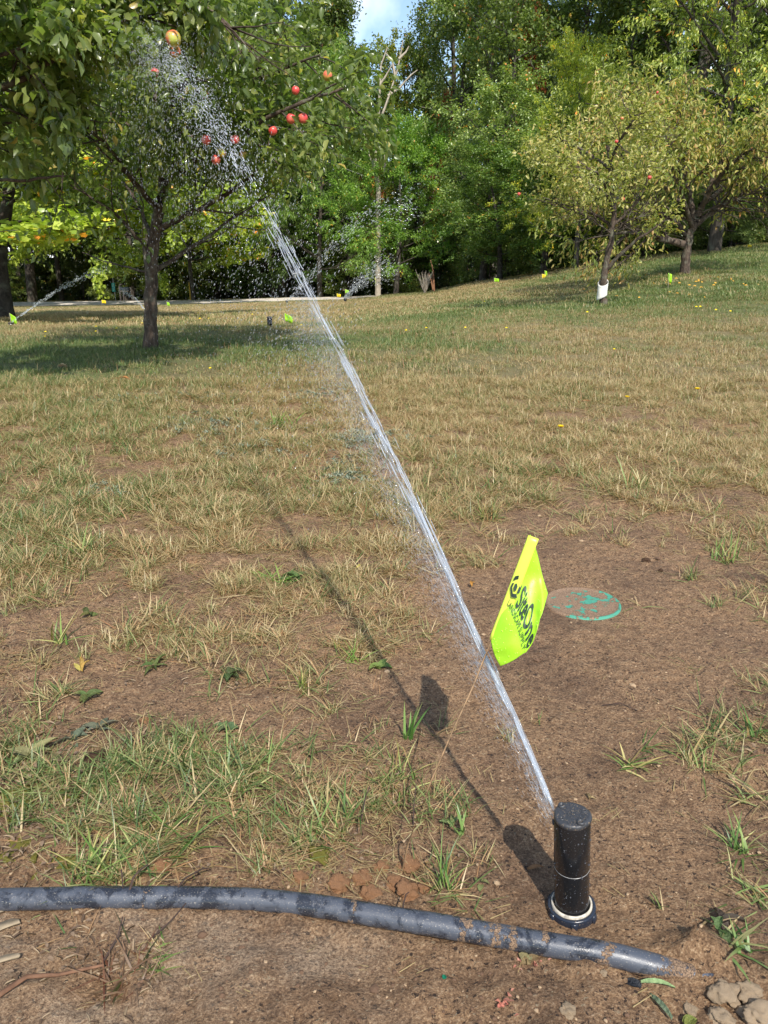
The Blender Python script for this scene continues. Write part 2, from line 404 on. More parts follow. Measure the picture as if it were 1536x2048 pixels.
# gravel road far behind the lawn
def strip(name, pts, width, mat, lift=.004, n=160):
    P = np.array(pts, float); t = np.linspace(0, len(P) - 1, n); i = np.minimum(t.astype(int), len(P) - 2); f = (t - i)[:, None]
    c = P[i] * (1 - f) + P[i + 1] * f
    for _ in range(8): c[1:-1] = .25 * c[:-2] + .5 * c[1:-1] + .25 * c[2:]
    d = np.gradient(c, axis=0); nrm = np.stack([-d[:, 1], d[:, 0]], 1); nrm /= np.linalg.norm(nrm, axis=1)[:, None]
    k = 9; w = np.linspace(-.5, .5, k) * width
    Q = c[:, None, :] + nrm[:, None, :] * w[None, :, None]
    z = tz(Q[..., 0], Q[..., 1]) + micro(Q[..., 0], Q[..., 1]) + lift + .02
    V = np.concatenate([Q, z[..., None]], -1).reshape(-1, 3)
    ii = np.arange(n * k).reshape(n, k)
    q = np.stack([ii[:-1, :-1], ii[1:, :-1], ii[1:, 1:], ii[:-1, 1:]], -1).reshape(-1, 4)
    return mesh_np(name, V, q[:, ::-1], mat, True)
M['gravel'] = simple_mat('gravel', (.62, .55, .47), .95, .2, 6, .25)
rd = link('gravel_road', strip('gravel_road', [(-80, 46), (-40, 43.5), (-18, 42.6), (-8, 42.2), (-3, 43), (3, 47), (9, 56)], 4.4, M['gravel']))
tag(rd, kind='structure')

# ------------------------------------------------------------------ grass
def blades(n, rad, L, W, lean, droop, seed, dry_frac=.5, clump=0.0, segs=3):
    r = np.random.default_rng(seed)
    a = r.uniform(0, 2*np.pi, n); q = rad * np.sqrt(r.uniform(0, 1, n))
    base = np.stack([q*np.cos(a), q*np.sin(a), np.zeros(n)], 1)
    az = a * (1 - clump) * 0 + r.uniform(0, 2*np.pi, n)
    Ls = r.uniform(*L, n); Ws = r.uniform(*W, n); ln = r.uniform(*lean, n); dr = r.uniform(*droop, n)
    out = np.stack([np.cos(az), np.sin(az), np.zeros(n)], 1); side = np.stack([-np.sin(az), np.cos(az), np.zeros(n)], 1)
    # a twist so blades are seen from all sides
    tw = r.uniform(-.8, .8, n)[:, None]; sv = side * np.cos(tw) + np.array([0, 0, 1.]) * np.sin(tw) * .6
    P = base.copy(); ang = np.pi/2 - ln; rows = [];
    for k in range(segs + 1):
        w = Ws * (1, .9, .62, .3)[k] if k < segs else None
        if k < segs: rows += [P - sv * w[:, None] / 2, P + sv * w[:, None] / 2]
        else: rows.append(P)
        st = (Ls / segs)[:, None] * (out * np.cos(ang)[:, None] + np.array([0, 0, 1.]) * np.sin(ang)[:, None])
        P = P + st; P[:, 2] = np.maximum(P[:, 2], .001); ang = ang - dr / segs
    V = np.stack(rows, 1); nv = V.shape[1]
    f4 = np.array([[0, 1, 3, 2], [2, 3, 5, 4]]); f3 = np.array([[4, 5, 6]])
    off = (np.arange(n) * nv)[:, None, None]
    dry = np.where(r.uniform(0, 1, n) < dry_frac, r.uniform(.55, .95, n), r.uniform(.05, .4, n))
    rnd = r.uniform(0, 1, n)
    tip = np.tile([0, 0, .0, .0, .12, .12, .25], (n, 1))
    return V.reshape(-1, 3), [(f4[None] + off).reshape(-1, 4), (f3[None] + off).reshape(-1, 3)], {'dry': (dry[:, None] + tip).ravel(), 'rnd': np.repeat(rnd, nv)}

def scatter(name, protos, pts, rot, scale, which, tint, label_kind='stuff', tiltv=None):
    """one object: points carrying copies of small prototype meshes (geometry nodes)"""
    pcol = bpy.data.collections.new(name + '_source')
    for k, me in enumerate(protos):
        o = bpy.data.objects.new('%s_piece_%02d' % (name, k), me); pcol.objects.link(o)
    me = bpy.data.meshes.new(name); me.vertices.add(len(pts)); me.vertices.foreach_set('co', np.asarray(pts, np.float32).ravel())
    for k, v in (('rz', rot), ('sc', scale), ('tint', tint)):
        a = me.attributes.new(k, 'FLOAT', 'POINT'); a.data.foreach_set('value', np.asarray(v, np.float32))
    if tiltv is None: tiltv = np.zeros(len(pts))
    a = me.attributes.new('rx', 'FLOAT', 'POINT'); a.data.foreach_set('value', np.asarray(tiltv, np.float32))
    a = me.attributes.new('which', 'INT', 'POINT'); a.data.foreach_set('value', np.asarray(which, np.int32))
    me.update()
    o = link(name, me)
    g = bpy.data.node_groups.new(name, 'GeometryNodeTree')
    g.interface.new_socket('Geometry', in_out='INPUT', socket_type='NodeSocketGeometry')
    g.interface.new_socket('Geometry', in_out='OUTPUT', socket_type='NodeSocketGeometry')
    N, L = g.nodes, g.links
    gi = N.new('NodeGroupInput'); go = N.new('NodeGroupOutput')
    ci = N.new('GeometryNodeCollectionInfo'); ci.inputs['Collection'].default_value = pcol
    ci.inputs['Separate Children'].default_value = True; ci.inputs['Reset Children'].default_value = True
    ip = N.new('GeometryNodeInstanceOnPoints'); ip.inputs['Pick Instance'].default_value = True
    def na(nm, t):
        q = N.new('GeometryNodeInputNamedAttribute'); q.data_type = t; q.inputs['Name'].default_value = nm; return q.outputs['Attribute']
    cx = N.new('ShaderNodeCombineXYZ'); L.new(na('rz', 'FLOAT'), cx.inputs['Z']); L.new(na('rx', 'FLOAT'), cx.inputs['X'])
    L.new(gi.outputs[0], ip.inputs['Points']); L.new(ci.outputs[0], ip.inputs['Instance'])
    L.new(na('which', 'INT'), ip.inputs['Instance Index']); L.new(cx.outputs[0], ip.inputs['Rotation']); L.new(na('sc', 'FLOAT'), ip.inputs['Scale'])
    st = N.new('GeometryNodeStoreNamedAttribute'); st.data_type = 'FLOAT'; st.domain = 'INSTANCE'; st.inputs['Name'].default_value = 'tint'
    L.new(ip.outputs[0], st.inputs['Geometry']); L.new(na('tint', 'FLOAT'), st.inputs['Value'])
    L.new(st.outputs[0], go.inputs[0])
    md = o.modifiers.new('scatter', 'NODES'); md.node_group = g
    return tag(o, kind='stuff')

def make_protos(name, specs, mat):
    out = []
    for k, s in enumerate(specs):
        V, F, A = blades(*s[:-1], seed=1000 + k + len(name), dry_frac=s[-1]); out.append(mesh_np(name, V, F, mat, False, A))
    return out
rg = np.random.default_rng(7)
def sample(y0, y1, dens, wid=.62, pad=.35):
    """random points in the wedge of ground the photograph sees, with margins"""
    area = ((y1**2 - y0**2) * wid + 2 * pad * (y1 - y0)); n = int(area * dens)
    y = np.sqrt(rg.uniform(0, 1, n * 2) * (y1**2 - y0**2) + y0**2); x = rg.uniform(-1, 1, n * 2) * (wid * y + pad)
    return x[:n], y[:n]
# near tufts: upright blades between 2.5 and 7 cm, bent, half of them straw
near_specs = [(26, .016, (.022, .055), (.0010, .0024), (.15, 1.0), (.2, 1.6), .45), (18, .022, (.03, .07), (.0013, .003), (.3, 1.2), (.2, 1.5), .35),
              (34, .03, (.015, .04), (.001, .002), (.4, 1.35), (.1, 1.2), .75), (14, .02, (.03, .085), (.0016, .0034), (.5, 1.4), (.1, 1.0), .25),
              (22, .035, (.02, .06), (.001, .0018), (1.1, 1.54), (-.1, .5), .95), (30, .03, (.03, .075), (.0012, .0028), (.8, 1.5), (.0, .8), .55)]
np_near = make_protos('grass_tuft', near_specs, M['grass'])
xs, ys = sample(.60, 4.6, 3600)
c = cover(xs, ys); cl = fbm(xs * 9, ys * 9, 3, 61)
hard = (ys < .735) & (c < .3)
keep = rg.uniform(0, 1, len(xs)) < np.clip(c * 1.25, 0, 1) * sstep(.30 + .17 * (1 - c), .50 + .10 * (1 - c), cl) * (1 - .45 * sstep(1.5, 3.5, ys)) * (.5 + .6 * sstep(.38, .55, fbm(xs*2.4, ys*2.4, 3, 64)) * sstep(1.2, 1.8, ys) + .5 * (1 - sstep(1.2, 1.8, ys)))
# keep the pipe, lid and riser clear
keep &= np.abs(ys - pipe_y(xs)) > .022
keep &= np.hypot(xs - LID[0], ys - LID[1]) > LID_R * 1.05
keep &= np.hypot(xs - RISER[0], ys - RISER[1]) > .05
xs, ys = xs[keep], ys[keep]
gg = greenness(xs, ys)
wh = np.where(rg.uniform(0, 1, len(xs)) < gg, rg.choice([0, 1, 3, 5, 5], len(xs)), rg.choice([2, 4, 5, 4, 0], len(xs)))
scatter('near_grass', np_near, np.stack([xs, ys, gz(xs, ys) - .001], 1), rg.uniform(0, 6.28, len(xs)), rg.uniform(.7, 1.25, len(xs)) * (.8 + .25 * sstep(1.0, 2.5, ys)), wh,
        np.clip(.25 - gg * .5 + rg.normal(0, .1, len(xs)), -.45, .45))
# straw and clippings lying on soil
V, F, A = blades(9, .025, (.01, .035), (.0008, .0016), (1.45, 1.56), (-.05, .15), 5, .97); s1 = mesh_np('straw', V, F, M['grass'], False, A)
V, F, A = blades(5, .02, (.015, .05), (.0007, .0014), (1.4, 1.56), (-.05, .2), 6, .9); s2 = mesh_np('straw', V, F, M['grass'], False, A)
V, F, A = blades(2, .02, (.01, .04), (.0008, .0016), (1.35, 1.56), (-.05, .2), 8, .8); s3 = mesh_np('straw', V, F, M['grass'], False, A)
xs, ys = sample(.50, 4.2, 3600)
c = cover(xs, ys); keep = rg.uniform(0, 1, len(xs)) < np.clip(.05 + c * 1.1, 0, 1) * (1 - .6 * sstep(1.5, 3.5, ys))
keep &= (np.abs(ys - pipe_y(xs)) > .02) & (np.hypot(xs - LID[0], ys - LID[1]) > LID_R)
xs, ys = xs[keep], ys[keep]; c = cover(xs, ys)
scatter('fallen_straw', [s1, s2, s3], np.stack([xs, ys, gz(xs, ys) + .0008], 1), rg.uniform(0, 6.28, len(xs)), rg.uniform(.6, 1.3, len(xs)),
        np.where(c > .3, rg.integers(0, 2, len(xs)), 2), rg.normal(-.03, .12, len(xs)))
# middle distance
mid_specs = [(64, .08, (.018, .052), (.0018, .0034), (.3, 1.3), (.2, 1.4), .5), (74, .09, (.015, .042), (.0018, .0032), (.6, 1.5), (.1, 1.0), .7),
             (50, .07, (.02, .065), (.0022, .004), (.1, .9), (.3, 1.5), .3)]
np_mid = make_protos('lawn_tuft', mid_specs, M['grass'])
xs, ys = sample(3.0, 12.0, 260)
k = (rg.uniform(0, 1, len(xs)) < sstep(3.0, 4.6, ys)) & (rg.uniform(0, 1, len(xs)) < cover(xs, ys) * (.35 + .65 * sstep(.3, .5, fbm(xs*4, ys*4, 3, 62))) * (.45 + .75 * sstep(.36, .56, fbm(xs*1.7, ys*1.7, 3, 63))))
xs, ys = xs[k], ys[k]; gg = np.clip(greenness(xs, ys) + .7 * (fbm(xs * 1.6, ys * 1.1, 3, 201) - .5), 0, 1)
scatter('lawn_grass', np_mid, np.stack([xs, ys, gz(xs, ys) - .004], 1), rg.uniform(0, 6.28, len(xs)), rg.uniform(.7, 1.2, len(xs)),
        rg.integers(0, 3, len(xs)), np.clip(.30 - gg * .75 + rg.normal(0, .12, len(xs)), -.6, .5))
far_specs = [(150, .28, (.03, .09), (.006, .012), (.1, 1.1), (.2, 1.3), .5), (150, .3, (.03, .08), (.006, .011), (.3, 1.3), (.1, 1.2), .6)]
np_far = make_protos('far_tuft', far_specs, M['grass'])
xs, ys = sample(10.0, 48, 15, .6, 2.)
k = (rg.uniform(0, 1, len(xs)) < sstep(9.5, 13, ys)) & ~((np.abs(ys - 43) < 2.7) & (xs < 0))
xs, ys = xs[k], ys[k]; gg = greenness(xs, ys)
scatter('far_lawn_grass', np_far, np.stack([xs, ys, gz(xs, ys) - .01], 1), rg.uniform(0, 6.28, len(xs)), rg.uniform(.7, 1.2, len(xs)),
        rg.integers(0, 2, len(xs)), np.clip(.30 - gg * .75 + rg.normal(0, .12, len(xs)), -.6, .5))
# soil crumbs
def lump(seed, sub=1, amp=.3, sq=.6):
    import bmesh
    bm = bmesh.new(); bmesh.ops.create_icosphere(bm, subdivisions=sub, radius=1)
    off = Vector((seed * 7.3, seed * 1.7, seed * 3.1))
    for v in bm.verts:
        d = 1 + amp * (mnoise.noise(v.co * 1.3 + off) * 1.2 + .5 * mnoise.noise(v.co * 3.7 + off)) + (amp * .3 * mnoise.noise(v.co * 9 + off) if sub > 2 else 0)
        v.co = v.co * d; v.co.z *= sq
    me = bpy.data.meshes.new('lump'); bm.to_mesh(me); bm.free(); return me
M['crumb'] = simple_mat('soil_crumb', (.13, .076, .045), .85, .3, 60, .5)
M['crumb_pale'] = simple_mat('sand_crumb', (.36, .25, .15), .85, .3, 60, .4)  # paler sandy crumbs, mixed at random among the brown ones
cr = []
for k in range(4):
    me = lump(k + 1, 1, .45, .55); me.materials.append(M['crumb'] if k < 3 else M['crumb_pale']); cr.append(me)
xs, ys = sample(.50, 3.4, 9000, .52, .1)
k = rg.uniform(0, 1, len(xs)) < (.25 + .5 * sstep(.45, .6, fbm(xs * 14, ys * 14, 3, 71))) * (1.4 - .25 * ys)
k &= (np.hypot(xs - LID[0], ys - LID[1]) > LID_R) & (np.abs(ys - pipe_y(xs)) > .014)
xs, ys = xs[k], ys[k]
sc = .0006 + .0024 * rg.uniform(0, 1, len(xs)) ** 3 + .0035 * (rg.uniform(0, 1, len(xs)) > .990) * rg.uniform(.2, 1, len(xs)) + .006 * (rg.uniform(0, 1, len(xs)) > .9985)
scatter('soil_crumbs', cr, np.stack([xs, ys, gz(xs, ys) + sc * .2], 1), rg.uniform(0, 6.28, len(xs)), sc, rg.choice([0, 1, 2, 3], len(xs), p=[.3, .3, .2, .2]), np.zeros(len(xs)))
# ------------------------------------------------------------------ tubes and leaves
class Geo:
    def __init__(s): s.V = []; s.F = []; s.n = 0
    def tube(s, pts, rad, k=6):
        P = np.asarray(pts, float); R = np.broadcast_to(np.asarray(rad, float), (len(P),))
        T = np.gradient(P, axis=0); T /= np.linalg.norm(T, axis=1)[:, None] + 1e-9
        up = np.where(np.abs(T[:, 2:3]) > .9, [[1., 0, 0]], [[0, 0, 1.]])
        A = np.cross(T, up); A /= np.linalg.norm(A, axis=1)[:, None] + 1e-9; B = np.cross(T, A)
        th = np.arange(k) * 2 * np.pi / k
        V = P[:, None] + R[:, None, None] * (A[:, None] * np.cos(th)[None, :, None] + B[:, None] * np.sin(th)[None, :, None])
        i = np.arange(len(P) * k).reshape(len(P), k); j = np.roll(i, -1, 1)
        f = np.stack([i[:-1], i[1:], j[1:], j[:-1]], -1).reshape(-1, 4) + s.n
        s.V.append(V.reshape(-1, 3)); s.F.append(f); s.n += len(P) * k
    def mesh(s, name, mat, attrs=None, smooth=True):
        return mesh_np(name, np.concatenate(s.V), np.concatenate(s.F), mat, smooth, attrs)
def unit(a): return a / (np.linalg.norm(a, axis=-1, keepdims=True) + 1e-9)
KITE = (np.array([[0, 0, 0], [.45, .5, .10], [1, 0, -.08], [.45, -.5, .10]]), [[0, 1, 2], [0, 2, 3]])
LEAF6 = (np.array([[0, 0, 0], [.28, .42, .10], [.68, .40, .06], [1, 0, -.22], [.68, -.40, .06], [.28, -.42, .10], [.5, 0, -.02]]),
         [[0, 6, 1], [1, 6, 2], [2, 6, 3], [3, 6, 4], [4, 6, 5], [5, 6, 0]])
MAPLE = (np.array([[0, 0, 0], [.15, .5, .05], [.45, .28, .05], [.62, .55, 0], [1, 0, -.12], [.62, -.55, 0], [.45, -.28, .05], [.15, -.5, .05]]),
         [[0, 1, 2], [0, 2, 4], [2, 3, 4], [0, 4, 6], [4, 5, 6], [0, 6, 7]])
def leaf_arrays(P, D, N, L, W, tpl):
    T, F = tpl; D = unit(D); S = unit(np.cross(N, D)); U = np.cross(D, S)
    V = P[:, None] + D[:, None] * (T[None, :, 0:1] * L[:, None, None]) + S[:, None] * (T[None, :, 1:2] * W[:, None, None]) + U[:, None] * (T[None, :, 2:3] * L[:, None, None])
    f = (np.array(F)[None] + (np.arange(len(P)) * len(T))[:, None, None]).reshape(-1, 3)
    return V.reshape(-1, 3), f
class Tree:
    """limbs and twigs grown from a seed; leaves are hung on the twigs"""
    def __init__(s, seed): s.r = np.random.default_rng(seed); s.trunk = Geo(); s.wood = Geo(); s.tw = []
    def line(s, p, d, L, n=6, wob=.12, up=0.0):
        P = [np.asarray(p, float)]; d = unit(np.asarray(d, float))
        for _ in range(n):
            d = unit(d + s.r.normal(0, wob, 3) + np.array([0, 0, up / n])); P.append(P[-1] + d * L / n)
        return np.array(P)
    def dirs(s, base, ang, flat=.5):
        b = unit(base); q = s.r.normal(0, 1, 3); q[2] *= flat; q = unit(q - b * (q @ b)); return unit(b * math.cos(ang) + q * math.sin(ang))
    def spray(s, P, rad, nsub, subL, ntw, twL, start=.3, flat=.5, up=.0, wood=True, k=4, wob=.14):
        seg = len(P) - 1
        for i in range(nsub):
            t = start + (1 - start) * (i + s.r.uniform(0, 1)) / nsub; t = min(t, .999) * seg; a = int(t); p = P[a] + (P[a+1] - P[a]) * (t - a)
            d = s.dirs(P[a+1] - P[a], s.r.uniform(.5, 1.2), flat); L = subL * s.r.uniform(.6, 1.15)
            Q = s.line(p, d, L, 4, wob, up); r0 = rad * .45 * (1 - .5 * t / seg)
            if wood: s.wood.tube(Q, np.linspace(r0, r0 * .3, 5), k)
            for j in range(ntw):
                u = s.r.uniform(.15, 1) * 3.999; b = int(u); q = Q[b] + (Q[b+1] - Q[b]) * (u - b)
                e = s.dirs(Q[b+1] - Q[b], s.r.uniform(.3, 1.1), flat) * twL * s.r.uniform(.5, 1.2)
                s.tw.append((q, q + e))
                if wood and j % 2 == 0: s.wood.tube(np.array([q, q + e * .5 + s.r.normal(0, .03 * twL, 3), q + e]), [r0 * .3, r0 * .22, r0 * .12], 3)
            s.tw.append((Q[-2], Q[-1]))
    def leaves(s, per, L, W, spread, droop=.3, upn=1.2, tpl=KITE, sel=None):
        A = np.array([a for a, b in s.tw]); B = np.array([b for a, b in s.tw]); n = len(A) * per
        i = np.repeat(np.arange(len(A)), per); u = s.r.uniform(0, 1.05, n)[:, None]
        P = A[i] + (B - A)[i] * u + s.r.normal(0, spread, (n, 3))
        D = unit(B - A)[i] * .6 + s.r.normal(0, .6, (n, 3)) + np.array([0, 0, -droop])
        N = s.r.normal(0, .55, (n, 3)) + np.array([0, 0, upn])
        LL = L * s.r.uniform(.65, 1.2, n); WW = W * s.r.uniform(.7, 1.15, n)
        rnd = np.clip(np.repeat(s.r.uniform(0, 1, len(A)), per) * .45 + s.r.uniform(0, 1, n) * .6, 0, 1)
        if sel is not None:
            k = sel(P); P, D, N, LL, WW, rnd = P[k], D[k], N[k], LL[k], WW[k], rnd[k]
        s.L = (P, D, N, LL, WW, rnd); s.tpl = tpl; return s.L
    def crown_mesh(s, name, mat, k=None):
        P, D, N, LL, WW, rnd = [a if k is None else a[k] for a in s.L]
        V, F = leaf_arrays(P, D, N, LL, WW, s.tpl); return mesh_np(name, V, F, mat, False, {'rnd': np.repeat(rnd, len(s.tpl[0]))})
def grow(seed, H, tr, cb, cr, nl, ns, nt, per, L, W, spread, droop, prof, up=(.1, .9), flat=.5, twL=.7, subf=.5, tpl=KITE, bark='bark_dark', leafm='leaf_forest', upn=1.2, wob=.03, limbup=.25):
    t = Tree(seed); T = t.line((0, 0, -.3), (0, 0, 1), H + .3, 12, wob)
    t.trunk.tube(T, tr * np.linspace(1.15, .12, 13) ** .9, 8)
    for i in range(nl):
        f = (i + t.r.uniform(0, 1)) / nl; h = cb + (H * .97 - cb) * f; q = (h + .3) / (H + .3) * 12; a = min(int(q), 11); p = T[a] + (T[a+1] - T[a]) * (q - a)
        az = i * 2.4 + t.r.normal(0, .4); e = up[0] + (up[1] - up[0]) * f + t.r.normal(0, .12); Lb = cr * prof(f) * t.r.uniform(.7, 1.15)
        P = t.line(p, (math.cos(az) * math.cos(e), math.sin(az) * math.cos(e), math.sin(e)), Lb, 6, .1, limbup)
        r0 = tr * .35 * (1 - .7 * f); t.wood.tube(P, np.linspace(r0, r0 * .25, 7), 5)
        t.spray(P, r0, ns, Lb * subf, nt, twL, .25, flat, wood=(i % 2 == 0))
    t.leaves(per, L, W, spread, droop, upn, tpl)
    return (t.trunk.mesh('trunk', M[bark]), t.wood.mesh('branches', M[bark]), t.crown_mesh('crown', M[leafm]))
round_ = lambda f: .35 + .65 * math.sin(math.pi * min(1, .12 + f * .86)) ** .8
cone_ = lambda f: 1.05 - .9 * f
low_ = lambda f: 1.0 - .55 * f * f
K = {}
K['oak'] = grow(11, 15, .24, 2.2, 4.2, 24, 8, 5, 26, .20, .13, .16, .25, round_, twL=.8)
K['tall'] = grow(12, 19, .26, 5.0, 3.8, 24, 8, 5, 24, .20, .12, .17, .25, round_, (.3, 1.1), twL=.8)
K['fine'] = grow(13, 8.5, .13, 1.0, 4.0, 22, 9, 6, 26, .17, .05, .07, .35, low_, (.15, .9), .25, .75, .55, upn=1.6)
K['maple'] = grow(14, 9, .16, 2.5, 4.0, 26, 8, 6, 48, .145, .14, .10, .45, low_, (.05, .9), .35, .7, .5, MAPLE, upn=1.0)
K['pine'] = grow(15, 18, .25, 2.2, 4.0, 34, 9, 5, 28, .26, .034, .10, .1, cone_, (-.05, .6), .22, .75, .45, bark='bark_dark', leafm='leaf_needle', upn=.8)
K['cherry'] = grow(16, 12, .2, 1.2, 5.0, 26, 9, 6, 24, .15, .055, .055, .75, low_, (.2, .9), .3, .8, .5, upn=.8)
K['shrub'] = grow(17, 3.6, .05, .1, 2.0, 16, 7, 5, 22, .13, .08, .08, .25, low_, (.2, 1.2), .5, .4, .5)
K['pole'] = grow(18, 16, .17, 9, 2.6, 10, 5, 4, 22, .20, .12, .2, .25, round_, (.3, 1.0))
def put_tree(kind, px, Y, h=1.0, w=1.0, col=(1, 1, 1), label='', group=None, name='forest_tree', rz=None, cat='tree', xoff=0, leaf=None, bark=None):
    x = (px - 768) / FPX * Y / 1.04
    rz = (px * 0.37 + Y) % 6.28 if rz is None else rz
    t = empty(name, (x, Y, float(tz(x, Y))), rz, label, cat, group); t.scale = (w, w, h)
    for nm, me in zip(('trunk', 'branches', 'crown'), K[kind]):
        o = link(nm, me, t); q_ = 1.5 if kind == 'fine' else 1.12 if kind == 'maple' else 1.28; o.color = (col[0] * q_ * 1.22, col[1] * q_ * 1.08, col[2] * q_ * .9, 1)
        m = leaf if nm == 'crown' else bark
        if m: o.material_slots[0].link = 'OBJECT'; o.material_slots[0].material = M[m]
    return t
deep = 'tall trees massed in the depth of the wood'
fr = random.Random(4)
for Yr, n, hh in ((62, 15, 1.0), (74, 17, 1.2)):
    for i in range(n):
        px = -330 + (1536 + 660) * (i + fr.uniform(.2, .8)) / n
        gap = 725 < px < 845
        k = fr.choice(['tall', 'oak', 'pine', 'tall']); sc = hh * fr.uniform(.9, 1.25) * (.62 if gap else 1)
        if not gap and abs(px - 785) < 130: sc *= .8
        g = fr.uniform(.65, 1.0)
        put_tree(k, px, Yr + fr.uniform(-4, 4), sc, min(sc, 1.15) * (.9 if not abs(px - 785) < 130 else .6), (g * .9, g, g * .95), 'tall dark tree standing deep inside the wood behind the front row', deep)
# slim bare-stemmed trees of the dark interior
for i, px in enumerate((-60, 40, 120, 205, 262, 345, 420, 468, 512, 528, 575, 640, 700, 905, 1010, 1215, 1330, 1480, 1590)):
    Y = (56 if px < 600 else 52 if px < 750 else 46 if px < 950 else 36) + (i * 37 % 9) - 3
    put_tree('pole', px, Y, .9 + .02 * (i % 7), 1.0, (.7, .8, .7), 'slim straight-stemmed tree in the shadow at the edge of the wood', 'slim trees in the shadow of the wood')
T_ = put_tree
T_('pine', 565, 50, 1.05, 1.1, (.9, 1.0, .95), 'tall soft-needled pine rising behind the top of the water jet')
T_('pine', 430, 57, 1.1, 1.1, (.8, .95, .9), 'dark pine seen between the apple crown and the tall soft pine')
T_('oak', 250, 54, 1.25, 1.2, (.85, 1, .7), 'broad green tree rising behind the trunk of the near apple tree')
T_('oak', 60, 52, 1.3, 1.2, (1, 1.1, .7), 'broad green tree behind the upper left apple boughs')
T_('maple', 4, 15.5, .50, .98, (2.1, 2.25, 1.1), 'bright yellow-green maple with low boughs at the left edge')
T_('maple', -60, 38.5, .9, 1.1, (2.1, 2.2, 1.05), 'bright yellow-green maple farther back beyond the left edge')
T_('maple', 302, 38, 1.15, 1.1, (2.1, 2.2, 1.05), 'bright yellow-green maple behind the near apple trunk')
T_('maple', 385, 45, .78, .8, (2.2, 2.3, 1.1), 'small glowing yellow-green maple right of the near apple trunk')
T_('fine', 640, 45, 1.15, 1.0, (1.0, 1.3, 1.0), 'feathery green tree left of the bare grey sapling')
T_('fine', 790, 42, .82, 1.0, (1.0, 1.4, .85), 'feathery green tree with low drooping sprays at the middle of the wood edge')
T_('fine', 545, 49, .95, .9, (.7, 1.05, .8), 'dark feathery tree behind the falling spray')
T_('tall', 640, 56, .86, 1.0, (.8, .95, .8), 'tall green tree left of the gap of sky')
T_('oak', 838, 55, .92, .8, (1.35, 1.3, .7), 'yellowish green tree right under the gap of sky')
T_('oak', 742, 58, .72, .8, (.9, 1, .8), 'rounded green tree directly below the gap of sky')
T_('tall', 915, 52, 1.05, .9, (1.0, 1.1, .8), 'tall green tree just right of the gap of sky')
T_('oak', 985, 44, 1.05, .9, (1.25, 1.4, 1.4), 'blue-green oak with a visible grey stem right of the bare sapling', bark='bark_grey')
T_('oak', 965, 36, .50, .62, (1.35, 1.5, 1.45), 'low grey-green oak bush sweeping down to the grass edge')
T_('oak', 1115, 43, 1.1, .95, (1.15, 1.3, 1.3), 'blue-green oak behind the yellow-green sapling tree')
T_('tall', 1240, 42, 1.05, 1.1, (.75, .85, .7), 'dark green tree behind the long-leaved cherry')
T_('cherry', 1150, 27, .50, .40, (2.2, 2.1, .7), 'yellow-green sapling tree with upright shoots left of the long-leaved cherry')
T_('cherry', 1590, 21.5, .9, .7, (1.7, 1.7, 1.1), 'long-leaved cherry tree half outside the upper right edge')
T_('cherry', 1420, 23.5, .95, .86, (1.7, 1.7, 1.1), 'big long-leaved cherry tree filling the upper right corner')
T_('oak', 1085, 29.5, .34, .5, (1.0, 1.3, .8), 'leafy bush tree hanging over the grass left of the wrapped apple trunk')
T_('oak', 1000, 33, .3, .45, (.8, 1.05, .75), 'leafy dark bush at the wood edge behind the small yellow-green flag')
T_('fine', 1190, 30, .42, .5, (.75, 1.0, .7), 'low dark green sapling behind the wrapped apple trunk')
T_('pine', 1420, 24.5, .22, .40, (1.7, 1.7, 1.5), 'young pale pine between the peach trunk and the right edge')
T_('pine', 1560, 26, .30, .5, (1.4, 1.5, 1.3), 'young pine with soft sprays at the right edge')
T_('tall', 1500, 37, 1.0, 1.1, (.6, .75, .6), 'tall dark tree behind the right edge of the grassy slope')
T_('tall', 1340, 36, 1.0, 1.1, (.6, .75, .6), 'tall dark tree behind the gap between the two right apple trees')
T_('tall', 700, 52, .7, .8, (.75, .95, .75), 'dark tree behind the bare grey sapling')
T_('oak', 1640, 33, .9, 1.0, (.8, 1, .7), 'broad tree standing just outside the right edge of the view')
T_('oak', -130, 44, 1.2, 1.1, (.8, 1, .7), 'broad tree standing just outside the left edge of the view')
# autumn coloured saplings among the green
for px, Y, h, w, lb in ((745, 50, .5, .2, 'thin rust-red sapling left of the bare grey sapling'), (1035, 41, .92, .16, 'narrow maple with crimson leaves high between two oaks'),
                        (880, 47, .62, .16, 'thin orange-tinted sapling right of the bare grey sapling')):
    T_('maple', px, Y + 2.5, h * 1.6, w * 1.3, (1, 1, 1), lb, leaf='leaf_red')
# undergrowth at the wood edge
for i in range(40):
    px = -120 + i * 46 + fr.uniform(-25, 25)
    Y = 54 if px < 690 else 45 if px < 900 else 37 if px < 1060 else 30
    g = fr.uniform(.55, 1.0)
    T_('shrub', px, Y + fr.uniform(-1.5, 2) + 4 * (i % 2), fr.uniform(.5, .95), fr.uniform(.7, 1.1), (g * .9, g, g * .8), 'low leafy shrub in the undergrowth along the wood edge', 'shrubs of the undergrowth', 'woodland_shrub', cat='shrub')
